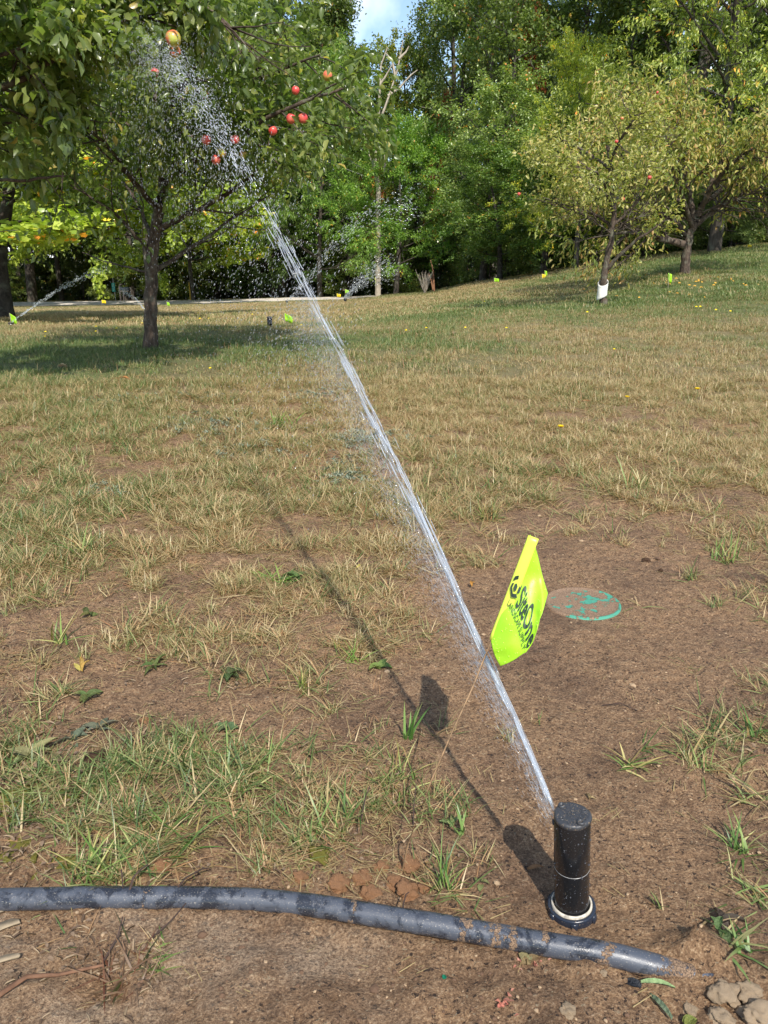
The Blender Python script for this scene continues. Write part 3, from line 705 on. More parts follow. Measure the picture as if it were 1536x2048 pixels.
# far mass of leaves closing the wood
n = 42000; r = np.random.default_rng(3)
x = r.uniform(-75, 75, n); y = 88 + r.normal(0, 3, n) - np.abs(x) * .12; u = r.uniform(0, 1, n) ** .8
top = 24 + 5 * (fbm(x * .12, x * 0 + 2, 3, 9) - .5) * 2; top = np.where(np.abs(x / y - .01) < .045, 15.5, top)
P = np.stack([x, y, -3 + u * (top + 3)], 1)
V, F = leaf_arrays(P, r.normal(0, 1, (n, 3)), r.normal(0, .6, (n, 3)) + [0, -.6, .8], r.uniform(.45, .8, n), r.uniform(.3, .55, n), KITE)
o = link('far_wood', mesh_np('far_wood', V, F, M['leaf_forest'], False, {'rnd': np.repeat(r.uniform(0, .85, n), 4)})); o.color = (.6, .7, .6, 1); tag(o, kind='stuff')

# undergrowth filling the shade between the trunks
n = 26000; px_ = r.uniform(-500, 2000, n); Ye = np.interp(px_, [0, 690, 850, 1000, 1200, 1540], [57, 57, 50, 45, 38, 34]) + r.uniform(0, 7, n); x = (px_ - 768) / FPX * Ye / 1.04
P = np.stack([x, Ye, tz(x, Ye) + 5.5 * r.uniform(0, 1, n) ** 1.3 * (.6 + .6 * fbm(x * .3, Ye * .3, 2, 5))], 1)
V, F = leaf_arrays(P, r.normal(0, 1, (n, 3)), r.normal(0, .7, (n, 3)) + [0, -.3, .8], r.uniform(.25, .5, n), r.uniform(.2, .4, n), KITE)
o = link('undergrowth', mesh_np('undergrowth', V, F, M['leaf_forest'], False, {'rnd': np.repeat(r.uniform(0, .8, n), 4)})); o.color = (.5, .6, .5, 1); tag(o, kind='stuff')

# bare grey sapling in front of the wood, crooked, with pale bark
def px_line(pts, Y): return np.array([at_depth(a, b, Y + (c[0] if c else 0)) for a, b, *c in pts])
sap = empty('bare_sapling', ground_at(755, 43), 0, 'crooked leafless sapling with pale grey bark at the middle of the wood edge', 'tree')
def local(P, e): return np.asarray(P) - np.array(e.location)
g = Geo(); g.tube(local(px_line([(756, 600), (756, 470), (757, 380), (752, 345), (748, 330), (753, 300), (757, 250), (759, 190), (762, 130), (775, 95)], 43), sap), np.linspace(.17, .03, 10), 6); link('trunk', g.mesh('trunk', M['bark_pale']), sap)
g = Geo()
for pts in ([(758, 245), (770, 215), (782, 180), (795, 140), (803, 100), (806, 80)], [(776, 192), (800, 175), (822, 150), (835, 140)], [(748, 330), (741, 318), (738, 308)], [(757, 280), (772, 265), (778, 258)],
            [(759, 170), (770, 155), (785, 128)], [(768, 345), (771, 325), (768, 300), (775, 290)], [(790, 150), (784, 120), (770, 104)], [(762, 130), (752, 112), (742, 108)], [(798, 118), (812, 104), (818, 92)]):
    g.tube(local(px_line(pts, 43), sap), np.linspace(.075, .02, len(pts)), 5)
link('branches', g.mesh('branches', M['bark_pale']), sap)

# tan dead brush at the wood edge
br = empty('dry_brush', ground_at(850, 35), 0, 'fan of dry tan twigs standing at the wood edge behind the lawn', 'shrub')
g = Geo(); r = np.random.default_rng(9)
for i in range(46):
    a = r.uniform(-.75, .75); b = r.normal(0, .3); L = r.uniform(.5, 1.0)
    P = np.array([[0, 0, 0], [a * .25 * L, b * .2, .45 * L], [a * .55 * L, b * .4, .95 * L]]) + r.normal(0, .02, (3, 3)) * [[0], [1], [1]]
    g.tube(P, [.014, .010, .005], 4)
link('twigs', g.mesh('twigs', M['bark_pale']), br)
stm = empty('dead_sapling', ground_at(868, 35.4), 0, 'reddish brown dead stem leaning beside the dry brush', 'tree')
M['stem_red'] = simple_mat('reddish_stem', (.26, .13, .07), .8, .2)
g = Geo(); g.tube(local(px_line([(868, 585), (867, 560), (866, 540), (861, 520)], 35.4), stm), [.055, .045, .035, .02], 6); g.tube(local(px_line([(866, 580), (862, 560), (857, 548)], 35.4), stm), [.04, .03, .02], 5)
link('trunk', g.mesh('trunk', M['stem_red']), stm)

# ------------------------------------------------------------------ apple trees
def apple_tree(name, label, base_px, Y, trunk_px, limbs, seed, per, L, W, leafm, bark, rad, twL=.22, subL=.55, nsub=7, ntw=6, indiv=0, sel=None, spread=.05, extra=None, droop=.35, limb_r=.4, bare=None, fill=None):
    base = ground_at(base_px, Y) if base_px is not None else np.array(extra)
    e = empty(name, base, 0, label, 'tree'); t = Tree(seed)
    def conv(pts):
        P = np.array([at_depth(a, b, Y + c) for a, b, c in pts]); n = 3 * len(P)
        s = np.linspace(0, len(P) - 1, n); i = np.minimum(s.astype(int), len(P) - 2); f = (s - i)[:, None]; Q = P[i] * (1 - f) + P[i+1] * f
        for _ in range(2): Q[1:-1] = .25 * Q[:-2] + .5 * Q[1:-1] + .25 * Q[2:]
        Q[1:-1] += t.r.normal(0, .004 * Y / 6, Q[1:-1].shape)
        return Q - base
    T = conv(trunk_px); T[0] = [T[0][0], 0, -.12]
    n = len(T); rr = np.linspace(1, .35, n) ** .8 * rad; rr[0] *= 1.35; rr[1] *= 1.12
    t.trunk.tube(T, rr, 12)
    for k, (pts, r0, sub) in enumerate(limbs):
        P = conv(pts); t.wood.tube(P, np.linspace(r0, r0 * .3, len(P)), 7)
        if sub > 0: t.spray(P, r0, int(nsub * sub), subL, ntw, twL, .25, .8, .15, True, 4)
    if fill:
        for _ in range(fill[0]):
            c = np.array(at_depth(t.r.uniform(fill[1], fill[2]), t.r.uniform(fill[3], fill[4]), Y + t.r.uniform(fill[5], fill[6]))) - base
            d = unit(c - T[-1] * .8) + t.r.normal(0, .5, 3); P = t.line(c, d, subL * .9, 4, .2)
            t.wood.tube(P, np.linspace(.006, .002, 5), 4); t.spray(P, .008, 3, subL * .5, ntw, twL, .1, .9, .0, True, 3)
    for pts, r0, k_ in (bare or []):
        P = conv(pts); t.wood.tube(P, np.linspace(r0, r0 * .4, len(P)), 5); keep_ = list(t.tw); t.spray(P, r0 * 2.2, k_, subL * .8, 7, twL * 1.2, .1, .7, .1, True, 3); t.tw = keep_
    t.leaves(per, L, W, spread, droop, .9, LEAF6)
    P = t.L[0] + base
    if sel is not None:
        k = sel(P, t); t.L = tuple(a[k] for a in t.L)
        P = t.L[0] + base
    link('trunk', t.trunk.mesh('trunk', M[bark]), e); link('branches', t.wood.mesh('branches', M[bark]), e)
    keep = np.ones(len(P), bool)
    if indiv:
        px, py = to_px(P[:, 0], P[:, 1], P[:, 2]); vis = (px > 5) & (px < 1531) & (py > 5) & (py < 2043)
        score = np.where(vis, t.L[3] / P[:, 1], 0); top = np.argsort(-score)[:indiv]; keep[top] = False
        lib = []
        for q in range(6):
            V, F = leaf_arrays(np.zeros((1, 3)), np.array([[1., 0, 0]]), np.array([[0, 0, 1.]]), np.ones(1), np.array([W / L]), LEAF6)
            lib.append(mesh_np('leaf', V, F, M[leafm], False, {'rnd': np.full(7, (q + .5) / 6 * .95)}))
        Pn, D, N, LL, WW, rnd = t.L
        for q in top:
            o = link('leaf', lib[min(5, int(rnd[q] * 6))], e); d = unit(D[q]); s_ = unit(np.cross(N[q], d)); u_ = np.cross(d, s_)
            m = Matrix([[d[0] * LL[q], s_[0] * LL[q], u_[0] * LL[q], Pn[q][0]], [d[1] * LL[q], s_[1] * LL[q], u_[1] * LL[q], Pn[q][1]], [d[2] * LL[q], s_[2] * LL[q], u_[2] * LL[q], Pn[q][2]], [0, 0, 0, 1]])
            o.matrix_local = m
    o = link('crown', t.crown_mesh('crown', M[leafm], keep), e); tag(o, kind='stuff')
    return e, t
# near apple tree
def sel1(P, t):
    px, py = to_px(P[:, 0], P[:, 1], P[:, 2]); pr = 1 - .90 * sstep(300, 385, py - .05 * np.clip(px - 400, 0, 400)); pr = pr * np.where((py > 130) & (py < 330) & (px > 180) & (px < 420), .8, 1)
    return t.r.uniform(0, 1, len(P)) < pr
A1 = 6.25
apple_tree('apple_tree', 'apple tree with a dark trunk standing on the lawn left of the water jet', 300, A1,
    [(300, 700, 0), (301, 640, 0), (303, 560, 0), (303, 500, 0), (312, 455, 0), (320, 410, 0), (326, 370, .05), (330, 300, .1), (320, 180, .15), (330, 60, .2), (340, -60, .2)],
    [([(310, 465, 0), (350, 440, -.05), (400, 420, -.1), (460, 385, -.2), (530, 330, -.4), (590, 300, -.6)], .026, 1.3),
     ([(306, 545, 0), (370, 505, .1), (420, 470, .2), (490, 420, .3), (560, 380, .3)], .020, .8),
     ([(300, 500, 0), (270, 470, -.1), (235, 430, -.2), (190, 400, -.4), (140, 370, -.5)], .018, .6),
     ([(300, 545, 0), (262, 535, .2), (215, 525, .35), (165, 505, .6)], .010, .25),
     ([(318, 420, 0), (285, 385, -.1), (250, 340, -.3), (215, 290, -.5), (160, 240, -.7)], .024, 1.2),
     ([(326, 370, .05), (380, 330, -.2), (440, 290, -.5), (520, 240, -.8), (600, 205, -.9), (690, 175, -.95)], .024, 1.6),
     ([(330, 300, .1), (390, 240, .2), (460, 180, .1), (540, 150, -.3), (640, 110, -.5)], .022, 1.4),
     ([(325, 330, .1), (270, 260, .3), (200, 200, .3), (120, 160, .2)], .022, 1.3),
     ([(328, 250, .1), (350, 200, -.5), (380, 140, -.9), (440, 80, -1.1)], .022, 1.4),
     ([(320, 180, .1), (280, 120, -.5), (230, 60, -.8), (200, -20, -.9)], .022, 1.3),
     ([(330, 100, .2), (390, 40, .4), (470, -20, .4), (560, -80, .3)], .020, 1.2),
     ([(328, 260, .1), (300, 160, 1.), (310, 60, 1.3)], .022, 1.3),
     ([(326, 330, .05), (370, 280, .8), (450, 230, 1.1), (520, 190, 1.2)], .02, 1.2),
     ([(304, 480, 0), (280, 410, .5), (230, 340, .9), (150, 290, 1.1)], .018, 1.)],
    21, 13, .064, .033, 'leaf_apple', 'bark_apple', .054, .20, .52, 8, 6, 300, sel1, fill=(60, 110, 560, 60, 350, -.5, 1.2))
# near left apple tree, its trunk outside the frame
def sel0(P, t):
    px, py = to_px(P[:, 0], P[:, 1], P[:, 2]); edge = 335 + 60 * np.sin(px * .02) - np.clip(px - 60, 0, 500) * .85 + 40 * (t.r.uniform(0, 1, len(P)) - .5)
    return (py < edge) | (px < -80)
apple_tree('apple_tree', 'large-leaved apple tree reaching in over the upper left corner from beyond the left edge', None, 4.3,
    [(-640, 900, 0), (-600, 700, 0), (-560, 500, 0), (-540, 380, 0), (-500, 200, 0), (-480, 50, 0)],
    [([(-540, 400, 0), (-350, 375, .0), (-150, 365, 0), (0, 360, 0), (70, 358, 0), (130, 352, .1)], .016, .35),
     ([(-500, 250, 0), (-300, 240, -.1), (-100, 210, -.2), (30, 170, -.2), (120, 110, -.2), (190, 60, -.2)], .024, 2.2),
     ([(-490, 150, 0), (-250, 120, .1), (-50, 70, .1), (100, 30, .1), (240, 20, .1), (330, 45, .1)], .022, 2.3),
     ([(-480, 60, 0), (-200, -20, 0), (0, -40, 0), (200, -50, 0), (340, -20, 0), (440, 30, 0), (480, 80, 0)], .022, 2.),
     ([(-500, 280, 0), (-250, 290, .2), (-50, 270, .2), (60, 230, .2), (140, 200, .2)], .018, 1.6),
     ([(-500, 300, -.3), (-250, 200, -.4), (-50, 130, -.5), (60, 90, -.5)], .02, 1.5)],
    22, 15, .068, .036, 'leaf_apple', 'bark_apple', .075, .16, .40, 9, 7, 300, sel0, .035, at_depth(-640, 900, 4.3) * [1, 1, 0])
# right apple tree with a white wrap
A2 = 11.9
apple_tree('apple_tree', 'apple tree with a white wrap low on its trunk on the right of the lawn', 1207, A2,
    [(1207, 610, 0), (1206, 580, 0), (1208, 550, 0), (1217, 510, 0), (1224, 470, 0), (1227, 430, 0), (1226, 380, 0), (1222, 330, 0), (1215, 290, 0)],
    [([(1212, 540, 0), (1240, 510, -.1), (1270, 480, -.2), (1310, 455, -.3), (1340, 440, -.4)], .032, .35),
     ([(1224, 470, 0), (1215, 440, .1), (1180, 425, .1), (1140, 412, .2), (1085, 395, .2)], .026, 1.5),
     ([(1226, 450, 0), (1250, 430, 0), (1280, 400, -.1), (1300, 350, -.2)], .026, 1.3),
     ([(1226, 400, 0), (1190, 370, -.3), (1130, 340, -.5), (1085, 320, -.5)], .026, 1.6),
     ([(1226, 380, 0), (1260, 340, .3), (1305, 300, .5), (1325, 265, .5)], .026, 1.5),
     ([(1224, 340, 0), (1180, 310, .4), (1140, 285, .5), (1110, 275, .5)], .024, 1.4),
     ([(1222, 320, 0), (1240, 280, -.4), (1265, 245, -.6), (1285, 225, -.6)], .024, 1.5),
     ([(1226, 420, 0), (1215, 380, -.8), (1190, 340, -1.2), (1150, 320, -1.3)], .024, 1.4),
     ([(1226, 420, 0), (1240, 380, .8), (1250, 330, 1.2), (1240, 280, 1.3)], .024, 1.3)],
    23, 9, .062, .034, 'leaf_pale', 'bark_apple', .054, .24, .46, 9, 6, 0, None, .08, None, .12,
    bare=[([(1224, 470, 0), (1190, 440, -.2), (1150, 420, -.4), (1110, 412, -.5)], .012, 16), ([(1226, 460, 0), (1260, 440, -.3), (1300, 430, -.4)], .012, 14)])
apple_tree('peach_tree', 'peach tree with yellowing narrow leaves and a leaning trunk near the right edge', 1372, 15.0,
    [(1368, 552, 0), (1371, 520, 0), (1374, 495, 0), (1380, 465, 0), (1392, 440, 0), (1405, 410, 0), (1420, 380, 0), (1430, 340, 0)],
    [([(1372, 492, 0), (1350, 482, -.1), (1310, 475, -.3), (1270, 462, -.5), (1230, 468, -.6)], .075, .9),
     ([(1374, 470, 0), (1350, 440, .1), (1320, 425, .2), (1260, 400, .3), (1200, 385, .3)], .05, 1.3),
     ([(1385, 455, 0), (1430, 420, .1), (1480, 390, .2), (1540, 370, .3), (1600, 350, .3)], .055, 1.6),
     ([(1390, 445, 0), (1380, 380, .3), (1350, 310, .5), (1320, 250, .6), (1290, 210, .6)], .055, 1.8),
     ([(1400, 420, 0), (1440, 350, -.4), (1480, 310, -.6), (1520, 290, -.7)], .05, 1.7),
     ([(1385, 455, 0), (1360, 380, -.7), (1340, 320, -1.), (1330, 260, -1.1)], .045, 1.6),
     ([(1390, 440, 0), (1330, 370, .8), (1260, 320, 1.), (1210, 290, 1.)], .045, 1.5),
     ([(1400, 410, 0), (1480, 350, 1.), (1560, 320, 1.3)], .045, 1.5)],
    24, 11, .115, .040, 'leaf_turning', 'bark_apple', .088, .38, 1.1, 10, 7, 0, None, .11, None, .8,
    bare=[([(1400, 430, 0), (1450, 405, -.3), (1500, 390, -.4), (1560, 380, -.4)], .02, 22), ([(1380, 440, 0), (1330, 425, -.4), (1270, 420, -.5)], .018, 16)])
# fine bare twigs in the lower crown of the two right trees
# apples
def lathe(prof, k=24):
    prof = np.array(prof, float); th = np.arange(k) * 2 * np.pi / k
    V = np.stack([prof[:, None, 0] * np.cos(th), prof[:, None, 0] * np.sin(th), np.broadcast_to(prof[:, 1:2], (len(prof), k))], -1).reshape(-1, 3)
    i = np.arange(len(prof) * k).reshape(len(prof), k); j = np.roll(i, -1, 1)
    return V, np.stack([i[:-1], j[:-1], j[1:], i[1:]], -1).reshape(-1, 4)
def apple_mat(name, a, b):
    m, n, l = new_mat(name); tc = n.new('ShaderNodeTexCoord'); t = noise_node(n, l, 25, 4, vec=tc.outputs['Object'], dist=1)
    t2 = noise_node(n, l, 12, 2, vec=tc.outputs['Object']); r = ramp(n, [(.4, a), (.6, b)]); l.new(math_node(n, l, 'ADD', math_node(n, l, 'MULTIPLY', t.outputs['Fac'], .4), math_node(n, l, 'MULTIPLY', t2.outputs['Fac'], .6)), r.inputs['Fac'])
    p = principled(n, l, r.outputs['Color'], .3, .5); finish(n, l, p.outputs[0]); return m
M['apple_red'] = apple_mat('apple_red', (.55, .05, .05), (.62, .14, .09)); M['apple_mixed'] = apple_mat('apple_mixed', (.60, .13, .07), (.42, .46, .08)); M['apple_green'] = apple_mat('apple_green', (.30, .38, .06), (.45, .48, .10))
av, af = lathe([(.0001, .022), (.008, .024), (.018, .031), (.028, .027), (.036, .012), (.036, -.004), (.030, -.020), (.020, -.030), (.009, -.031), (.0001, -.026)])
apm = {k: mesh_np('apple', av, af, M[k], True) for k in ('apple_red', 'apple_mixed', 'apple_green')}
g = Geo(); g.tube([(0, 0, .022), (.001, 0, .035), (.004, .001, .05)], [.0012, .001, .0013], 5); stemm = g.mesh('stem', M['bark_apple'])
for px, py, Y, mk, lb in ((347, 78, 4.15, 'apple_mixed', 'large half green half red apple at the very top of the water jet'),
    (350, 104, 4.35, 'apple_mixed', 'small blushed apple hanging just under the large half green apple'),
    (60, 217, 4.1, 'apple_green', 'yellow-green apple among the big leaves near the left edge'),
    (118, 112, 4.2, 'apple_green', 'green apple with a faint blush in the upper left boughs'),
    (188, 143, 5.4, 'apple_red', 'pink-red apple left of the spray among shaded leaves'),
    (310, 145, 5.5, 'apple_red', 'small red apple seen through the spray below the large green apple'),
    (410, 190, 5.3, 'apple_red', 'red apple touching the right side of the upper jet'),
    (420, 248, 5.6, 'apple_red', 'small dull red apple inside the jet'),
    (412, 280, 5.2, 'apple_red', 'red apple just left of the jet, above the orange pair'),
    (470, 279, 5.2, 'apple_red', 'red apple right of the jet, level with the one on its left'),
    (443, 306, 5.3, 'apple_mixed', 'upper apple of the orange pair beside the jet'),
    (432, 320, 5.3, 'apple_red', 'lower apple of the orange pair beside the jet'),
    (487, 310, 5.4, 'apple_mixed', 'greenish apple low on the right side of the jet'),
    (655, 152, 5.2, 'apple_mixed', 'orange-red apple on the long bough farthest from the trunk'),
    (591, 181, 5.1, 'apple_red', 'pink apple half covered by leaves above the two red apples'),
    (582, 238, 5.1, 'apple_red', 'left one of two red apples hanging side by side'),
    (606, 237, 5.1, 'apple_red', 'right one of two red apples hanging side by side'),
    (546, 262, 5.3, 'apple_red', 'red apple mostly hidden left below the side by side pair'),
    (640, 250, 5.6, 'apple_green', 'small green apple right of the side by side pair'),
    (1299, 355, 10.9, 'apple_red', 'red apple on the right side of the wrapped tree'),
    (1038, 388, 11.0, 'apple_red', 'dark red apple on the outermost left twig of the wrapped tree'),
    (1246, 398, 10.9, 'apple_red', 'red apple low in the middle of the wrapped tree'),
    (1233, 283, 10.8, 'apple_red', 'bright red apple in the middle of the wrapped tree crown'),
    (1244, 237, 11.0, 'apple_mixed', 'orange apple high in the wrapped tree crown'),
    (1315, 185, 13.5, 'apple_red', 'dark red fruit at the top of the yellowing peach crown')):
    o = link('apple', apm[mk], None, at_depth(px, py, Y)); o.rotation_euler = (fr.uniform(-.4, .4), fr.uniform(-.4, .4), fr.uniform(0, 6)); tag(o, lb, 'apple', 'apples on the trees')
    s_ = fr.uniform(.58, .80) * (1.25 if px == 347 else 1); o.scale = (s_, s_, s_)
    link('stem', stemm, o)
# white wrap on the trunk
M['wrap'] = simple_mat('white_wrap', (.72, .70, .64), .7, .3, 20, .15)
wb = at_depth(1207, 585, A2)
V = []; 
for h in np.linspace(0, 1, 10):
    for a in np.arange(18) * 2 * np.pi / 18:
        top = .31 + .05 * math.sin(a * 1 + 1); bot = .09 + .035 * math.sin(a + 2.4)
        z = bot + (top - bot) * h; V.append((.072 * math.cos(a) * (1 + .03 * math.sin(5 * a + 8 * h)), .072 * math.sin(a), z))
i = np.arange(180).reshape(10, 18); j = np.roll(i, -1, 1); F = np.stack([i[:-1], j[:-1], j[1:], i[1:]], -1).reshape(-1, 4)
me = mesh_np('trunk_wrap', V, F, M['wrap'], True); o = link('trunk_wrap', me, None, ground_at(1207, A2)); o.rotation_euler = (0, .03, .6)
o.location.x -= .01; sm = o.modifiers.new('thickness', 'SOLIDIFY'); sm.thickness = .004
tag(o, 'white paper wrap peeling around the base of the right apple trunk', 'trunk wrap')
#PART3
# ------------------------------------------------------------------ black poly pipe
def pipe_mat():
    m, n, l = new_mat('black_poly_pipe'); tc = n.new('ShaderNodeTexCoord'); V = tc.outputs['Object']
    big = noise_node(n, l, 38, 5, .65, vec=V, dist=.4); fine = noise_node(n, l, 700, 2, .6, vec=V); bx = noise_node(n, l, 110, 4, .7, vec=V)
    wet = maprange(n, l, big.outputs['Fac'], .46, .56)
    c = mix_rgb(n, l, wet, (.060, .068, .086), (.020, .023, .031))
    dust = maprange(n, l, fine.outputs['Fac'], .62, .70, 0, .55); c = mix_rgb(n, l, dust, c, (.40, .36, .30))
    mudn = attr(n, 'mud'); mm = maprange(n, l, math_node(n, l, 'ADD', mudn.outputs['Fac'], math_node(n, l, 'MULTIPLY', math_node(n, l, 'SUBTRACT', bx.outputs['Fac'], .5), 1.4)), .5, .56)
    c = mix_rgb(n, l, mm, c, mix_rgb(n, l, maprange(n, l, fine.outputs['Fac'], .38, .62), (.05, .03, .018), (.27, .175, .105)))
    rr = mix_rgb(n, l, mm, mix_rgb(n, l, wet, (.42, .42, .42), (.2, .2, .2)), (.9, .9, .9))
    hb = math_node(n, l, 'ADD', math_node(n, l, 'MULTIPLY', mm, 1.5), math_node(n, l, 'MULTIPLY', fine.outputs['Fac'], .25))
    p = principled(n, l, c, .4, .6, hb, .6, .0012); l.new(rr, p.inputs['Roughness']); finish(n, l, p.outputs[0]); return m
M['pipe'] = pipe_mat()
PZ = .011
pp = [at_height(a, b, PZ) - np.array([0, 0, max(0, a - 1230) * .00010]) for a, b in ((-700, 1850), (-400, 1815), (-150, 1802), (0, 1799), (200, 1795), (400, 1795), (520, 1799), (640, 1812), (760, 1832), (880, 1851), (1000, 1872), (1120, 1893), (1220, 1908), (1300, 1918), (1370, 1926), (1450, 1936))]
pp = np.array(pp); n = 260; s = np.linspace(0, len(pp) - 1, n); i = np.minimum(s.astype(int), len(pp) - 2); f = (s - i)[:, None]; Q = pp[i] * (1 - f) + pp[i+1] * f
for _ in range(30): Q[1:-1] = .25 * Q[:-2] + .5 * Q[1:-1] + .25 * Q[2:]
g = Geo(); g.tube(Q, .0120, 28)
Vp = np.concatenate(g.V); xw = Vp[:, 0]; top = Vp[:, 2] > .014
mud = np.full(len(Vp), .15)
for cpx, wpx in ((925, 22), (985, 26), (1022, 10), (1195, 22), (1080, 8), (1330, 60), (290, 6), (700, 8)):
    xc = at_height(cpx, 1870 if cpx > 600 else 1800, .011)[0]; mud += .42 * np.exp(-((xw - xc - .25 * (Vp[:, 2] - .011)) / (wpx * .00052)) ** 2)
mud += .35 * (1 - sstep(.000, .006, Vp[:, 2])) + .05 * sstep(.24, .30, xw)
pipe = link('poly_pipe', g.mesh('poly_pipe', M['pipe'], {'mud': mud})); tag(pipe, 'black plastic water pipe lying across the soil and diving into mud at its right end', 'pipe')

# ------------------------------------------------------------------ sprinkler
def plastic(name, base, rough, grit):
    m, n, l = new_mat(name); tc = n.new('ShaderNodeTexCoord'); V = tc.outputs['Object']
    a = noise_node(n, l, 520, 3, .6, vec=V); b = noise_node(n, l, 60, 3, .6, vec=V)
    k = maprange(n, l, a.outputs['Fac'], .70 - .12 * grit, .76 - .12 * grit)
    c = mix_rgb(n, l, k, base, (.20, .15, .10)); r_ = mix_rgb(n, l, b.outputs['Fac'], (rough * .5,) * 3, (rough * 1.6,) * 3)
    p = principled(n, l, c, rough, .5, a.outputs['Fac'], .12 + .3 * grit, .0006); l.new(r_, p.inputs['Roughness']); finish(n, l, p.outputs[0]); return m
M['riser'] = plastic('riser_plastic', (.012, .012, .013), .16, .1); M['cap'] = plastic('rubber_cap', (.035, .037, .042), .42, .9)
M['collar'] = plastic('collar_plastic', (.018, .024, .038), .22, .5)
M['seal'] = simple_mat('wiper_seal', (.52, .47, .38), .45, .5, 200, .4)
M['bead'] = simple_mat('water_bead', (.06, .06, .065), .04, 1.0, 10, .1)
SP = empty('sprinkler', (RISER[0], RISER[1], 0.0), 0, 'black pop-up sprinkler standing in mud and shooting the long water jet', 'sprinkler')
TILT = Matrix.Diagonal((1, 1, 1.12, 1)) @ Matrix.Rotation(math.radians(-4.0), 4, 'Y') @ Matrix.Rotation(math.radians(1.0), 4, 'X')
def sp_part(name, V, F, mat, smooth=True, parent=None):
    o = link(name, mesh_np(name, V, F, mat, smooth), parent or SP)
    if parent is None: o.matrix_local = TILT
    return o
V, F = lathe([(.0001, -.02), (.0190, -.02), (.0190, .052), (.0186, .0524), (.0186, .0532), (.0192, .0536), (.0194, .054), (.0194, .108), (.0188, .1095), (.0180, .1098)], 64)
riser = sp_part('riser', V, F, M['riser'])
o = bpy.data.objects['riser']; md = o.modifiers.new('edges', 'EDGE_SPLIT'); md.split_angle = math.radians(35)
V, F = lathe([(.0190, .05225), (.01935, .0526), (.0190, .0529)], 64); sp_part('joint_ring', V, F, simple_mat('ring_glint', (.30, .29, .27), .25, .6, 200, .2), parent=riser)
# rubber cap: slightly lobed disc, domed bosses round the edge
k = 56; rows = []
for (rr, zz) in ((.0184, .1085), (.0197, .1100), (.0200, .1125), (.0192, .1142), (.0172, .1150), (.0150, .1146), (.0085, .1142), (.0001, .1142)):
    for a in np.arange(k) * 2 * np.pi / k:
        q = rr * (1 + .035 * math.cos(a * 3 + .6) * (rr > .012)); w = .0010 * math.exp(-((a - 4.9) / .35) ** 2) if rr > .013 else 0
        rows.append((q * math.cos(a), q * math.sin(a), zz + .0006 * (mnoise.noise(Vector((q * 220 * math.cos(a), q * 220 * math.sin(a), 3)))) - w))
V = np.array(rows); i = np.arange(len(V)).reshape(8, k); j = np.roll(i, -1, 1); F = np.stack([i[:-1], j[:-1], j[1:], i[1:]], -1).reshape(-1, 4)
cap = sp_part('rubber_cap', V, F, M['cap'])
def boss(x, y, r, h, name='cap_boss'):
    V, F = lathe([(r, .113), (r, .1145 + h * .6), (r * .85, .1148 + h), (r * .55, .1148 + h), (r * .45, .1142 + h * .5), (.0001, .1142 + h * .5)], 20); V = V + [x, y, 0]
    sp_part(name, V, F, M['cap'], parent=cap)
boss(-.0085, .0130, .0042, .0022); boss(.0060, -.0135, .0044, .0014); boss(-.0125, -.0060, .0030, .0006); boss(.0135, .0040, .0032, .0005)
V, F = lathe([(.0001, 0), (.0030, .0), (.0030, .0012), (.0022, .0016), (.0001, .0016)], 16); V = V[:, [2, 0, 1]] * [-1, 1, 1]
V = V + [-.0190, 0.004, .1030]; sp_part('nozzle', V, F, M['cap'])
# collar with lugs and pale wiper seal
V, F = lathe([(.0245, -.012), (.0262, -.010), (.0266, .0035), (.0258, .0050), (.0232, .0055), (.0226, .0035), (.0226, -.012)], 64); collar = sp_part('collar', V, F, M['collar'])
V, F = lathe([(.0228, .0030), (.0226, .0072), (.0216, .0082), (.0204, .0078), (.0199, .0050), (.0199, -.004)], 64); sp_part('wiper_seal', V, F, M['seal'])
for q in range(6):
    a = q * 2 * math.pi / 6 + .42; lug = []
    c_, s_ = math.cos(a), math.sin(a)
    for (rr, tt, zz) in ((.0255, -.0042, -.008), (.0255, .0042, -.008), (.0288, .0034, -.008), (.0288, -.0034, -.008), (.0255, -.0040, .0040), (.0255, .0040, .0040), (.0284, .0030, .0016), (.0284, -.0030, .0016)):
        lug.append((rr * c_ - tt * s_, rr * s_ + tt * c_, zz))
    sp_part('lug', np.array(lug), np.array([[0, 3, 2, 1], [4, 5, 6, 7], [0, 1, 5, 4], [1, 2, 6, 5], [2, 3, 7, 6], [3, 0, 4, 7]]), M['collar'], False, collar)
# water beads on the riser
bl = lump(2, 1, .05, .8); r = np.random.default_rng(12); Vb = []; Fb = []; bv = np.array([v.co[:] for v in bl.vertices]); bf = np.array([p.vertices[:] for p in bl.polygons])
for q in range(190):
    a = r.uniform(math.pi, 2 * math.pi); z = r.uniform(.008, .107); s_ = r.uniform(.0003, .0006) + .0006 * (r.uniform() > .88)
    Vb.append(bv * s_ + [.0193 * math.cos(a), .0193 * math.sin(a), z]); Fb.append(bf + q * len(bv))
for q in range(90):
    a = r.uniform(0, 6.28); rr_ = .017 * math.sqrt(r.uniform()); s_ = r.uniform(.0003, .0008)
    Vb.append(bv * s_ + [rr_ * math.cos(a), rr_ * math.sin(a), .1150]); Fb.append(bf + (190 + q) * len(bv))
o = sp_part('water_beads', np.concatenate(Vb), np.concatenate(Fb), M['bead']); tag(o, kind='stuff')

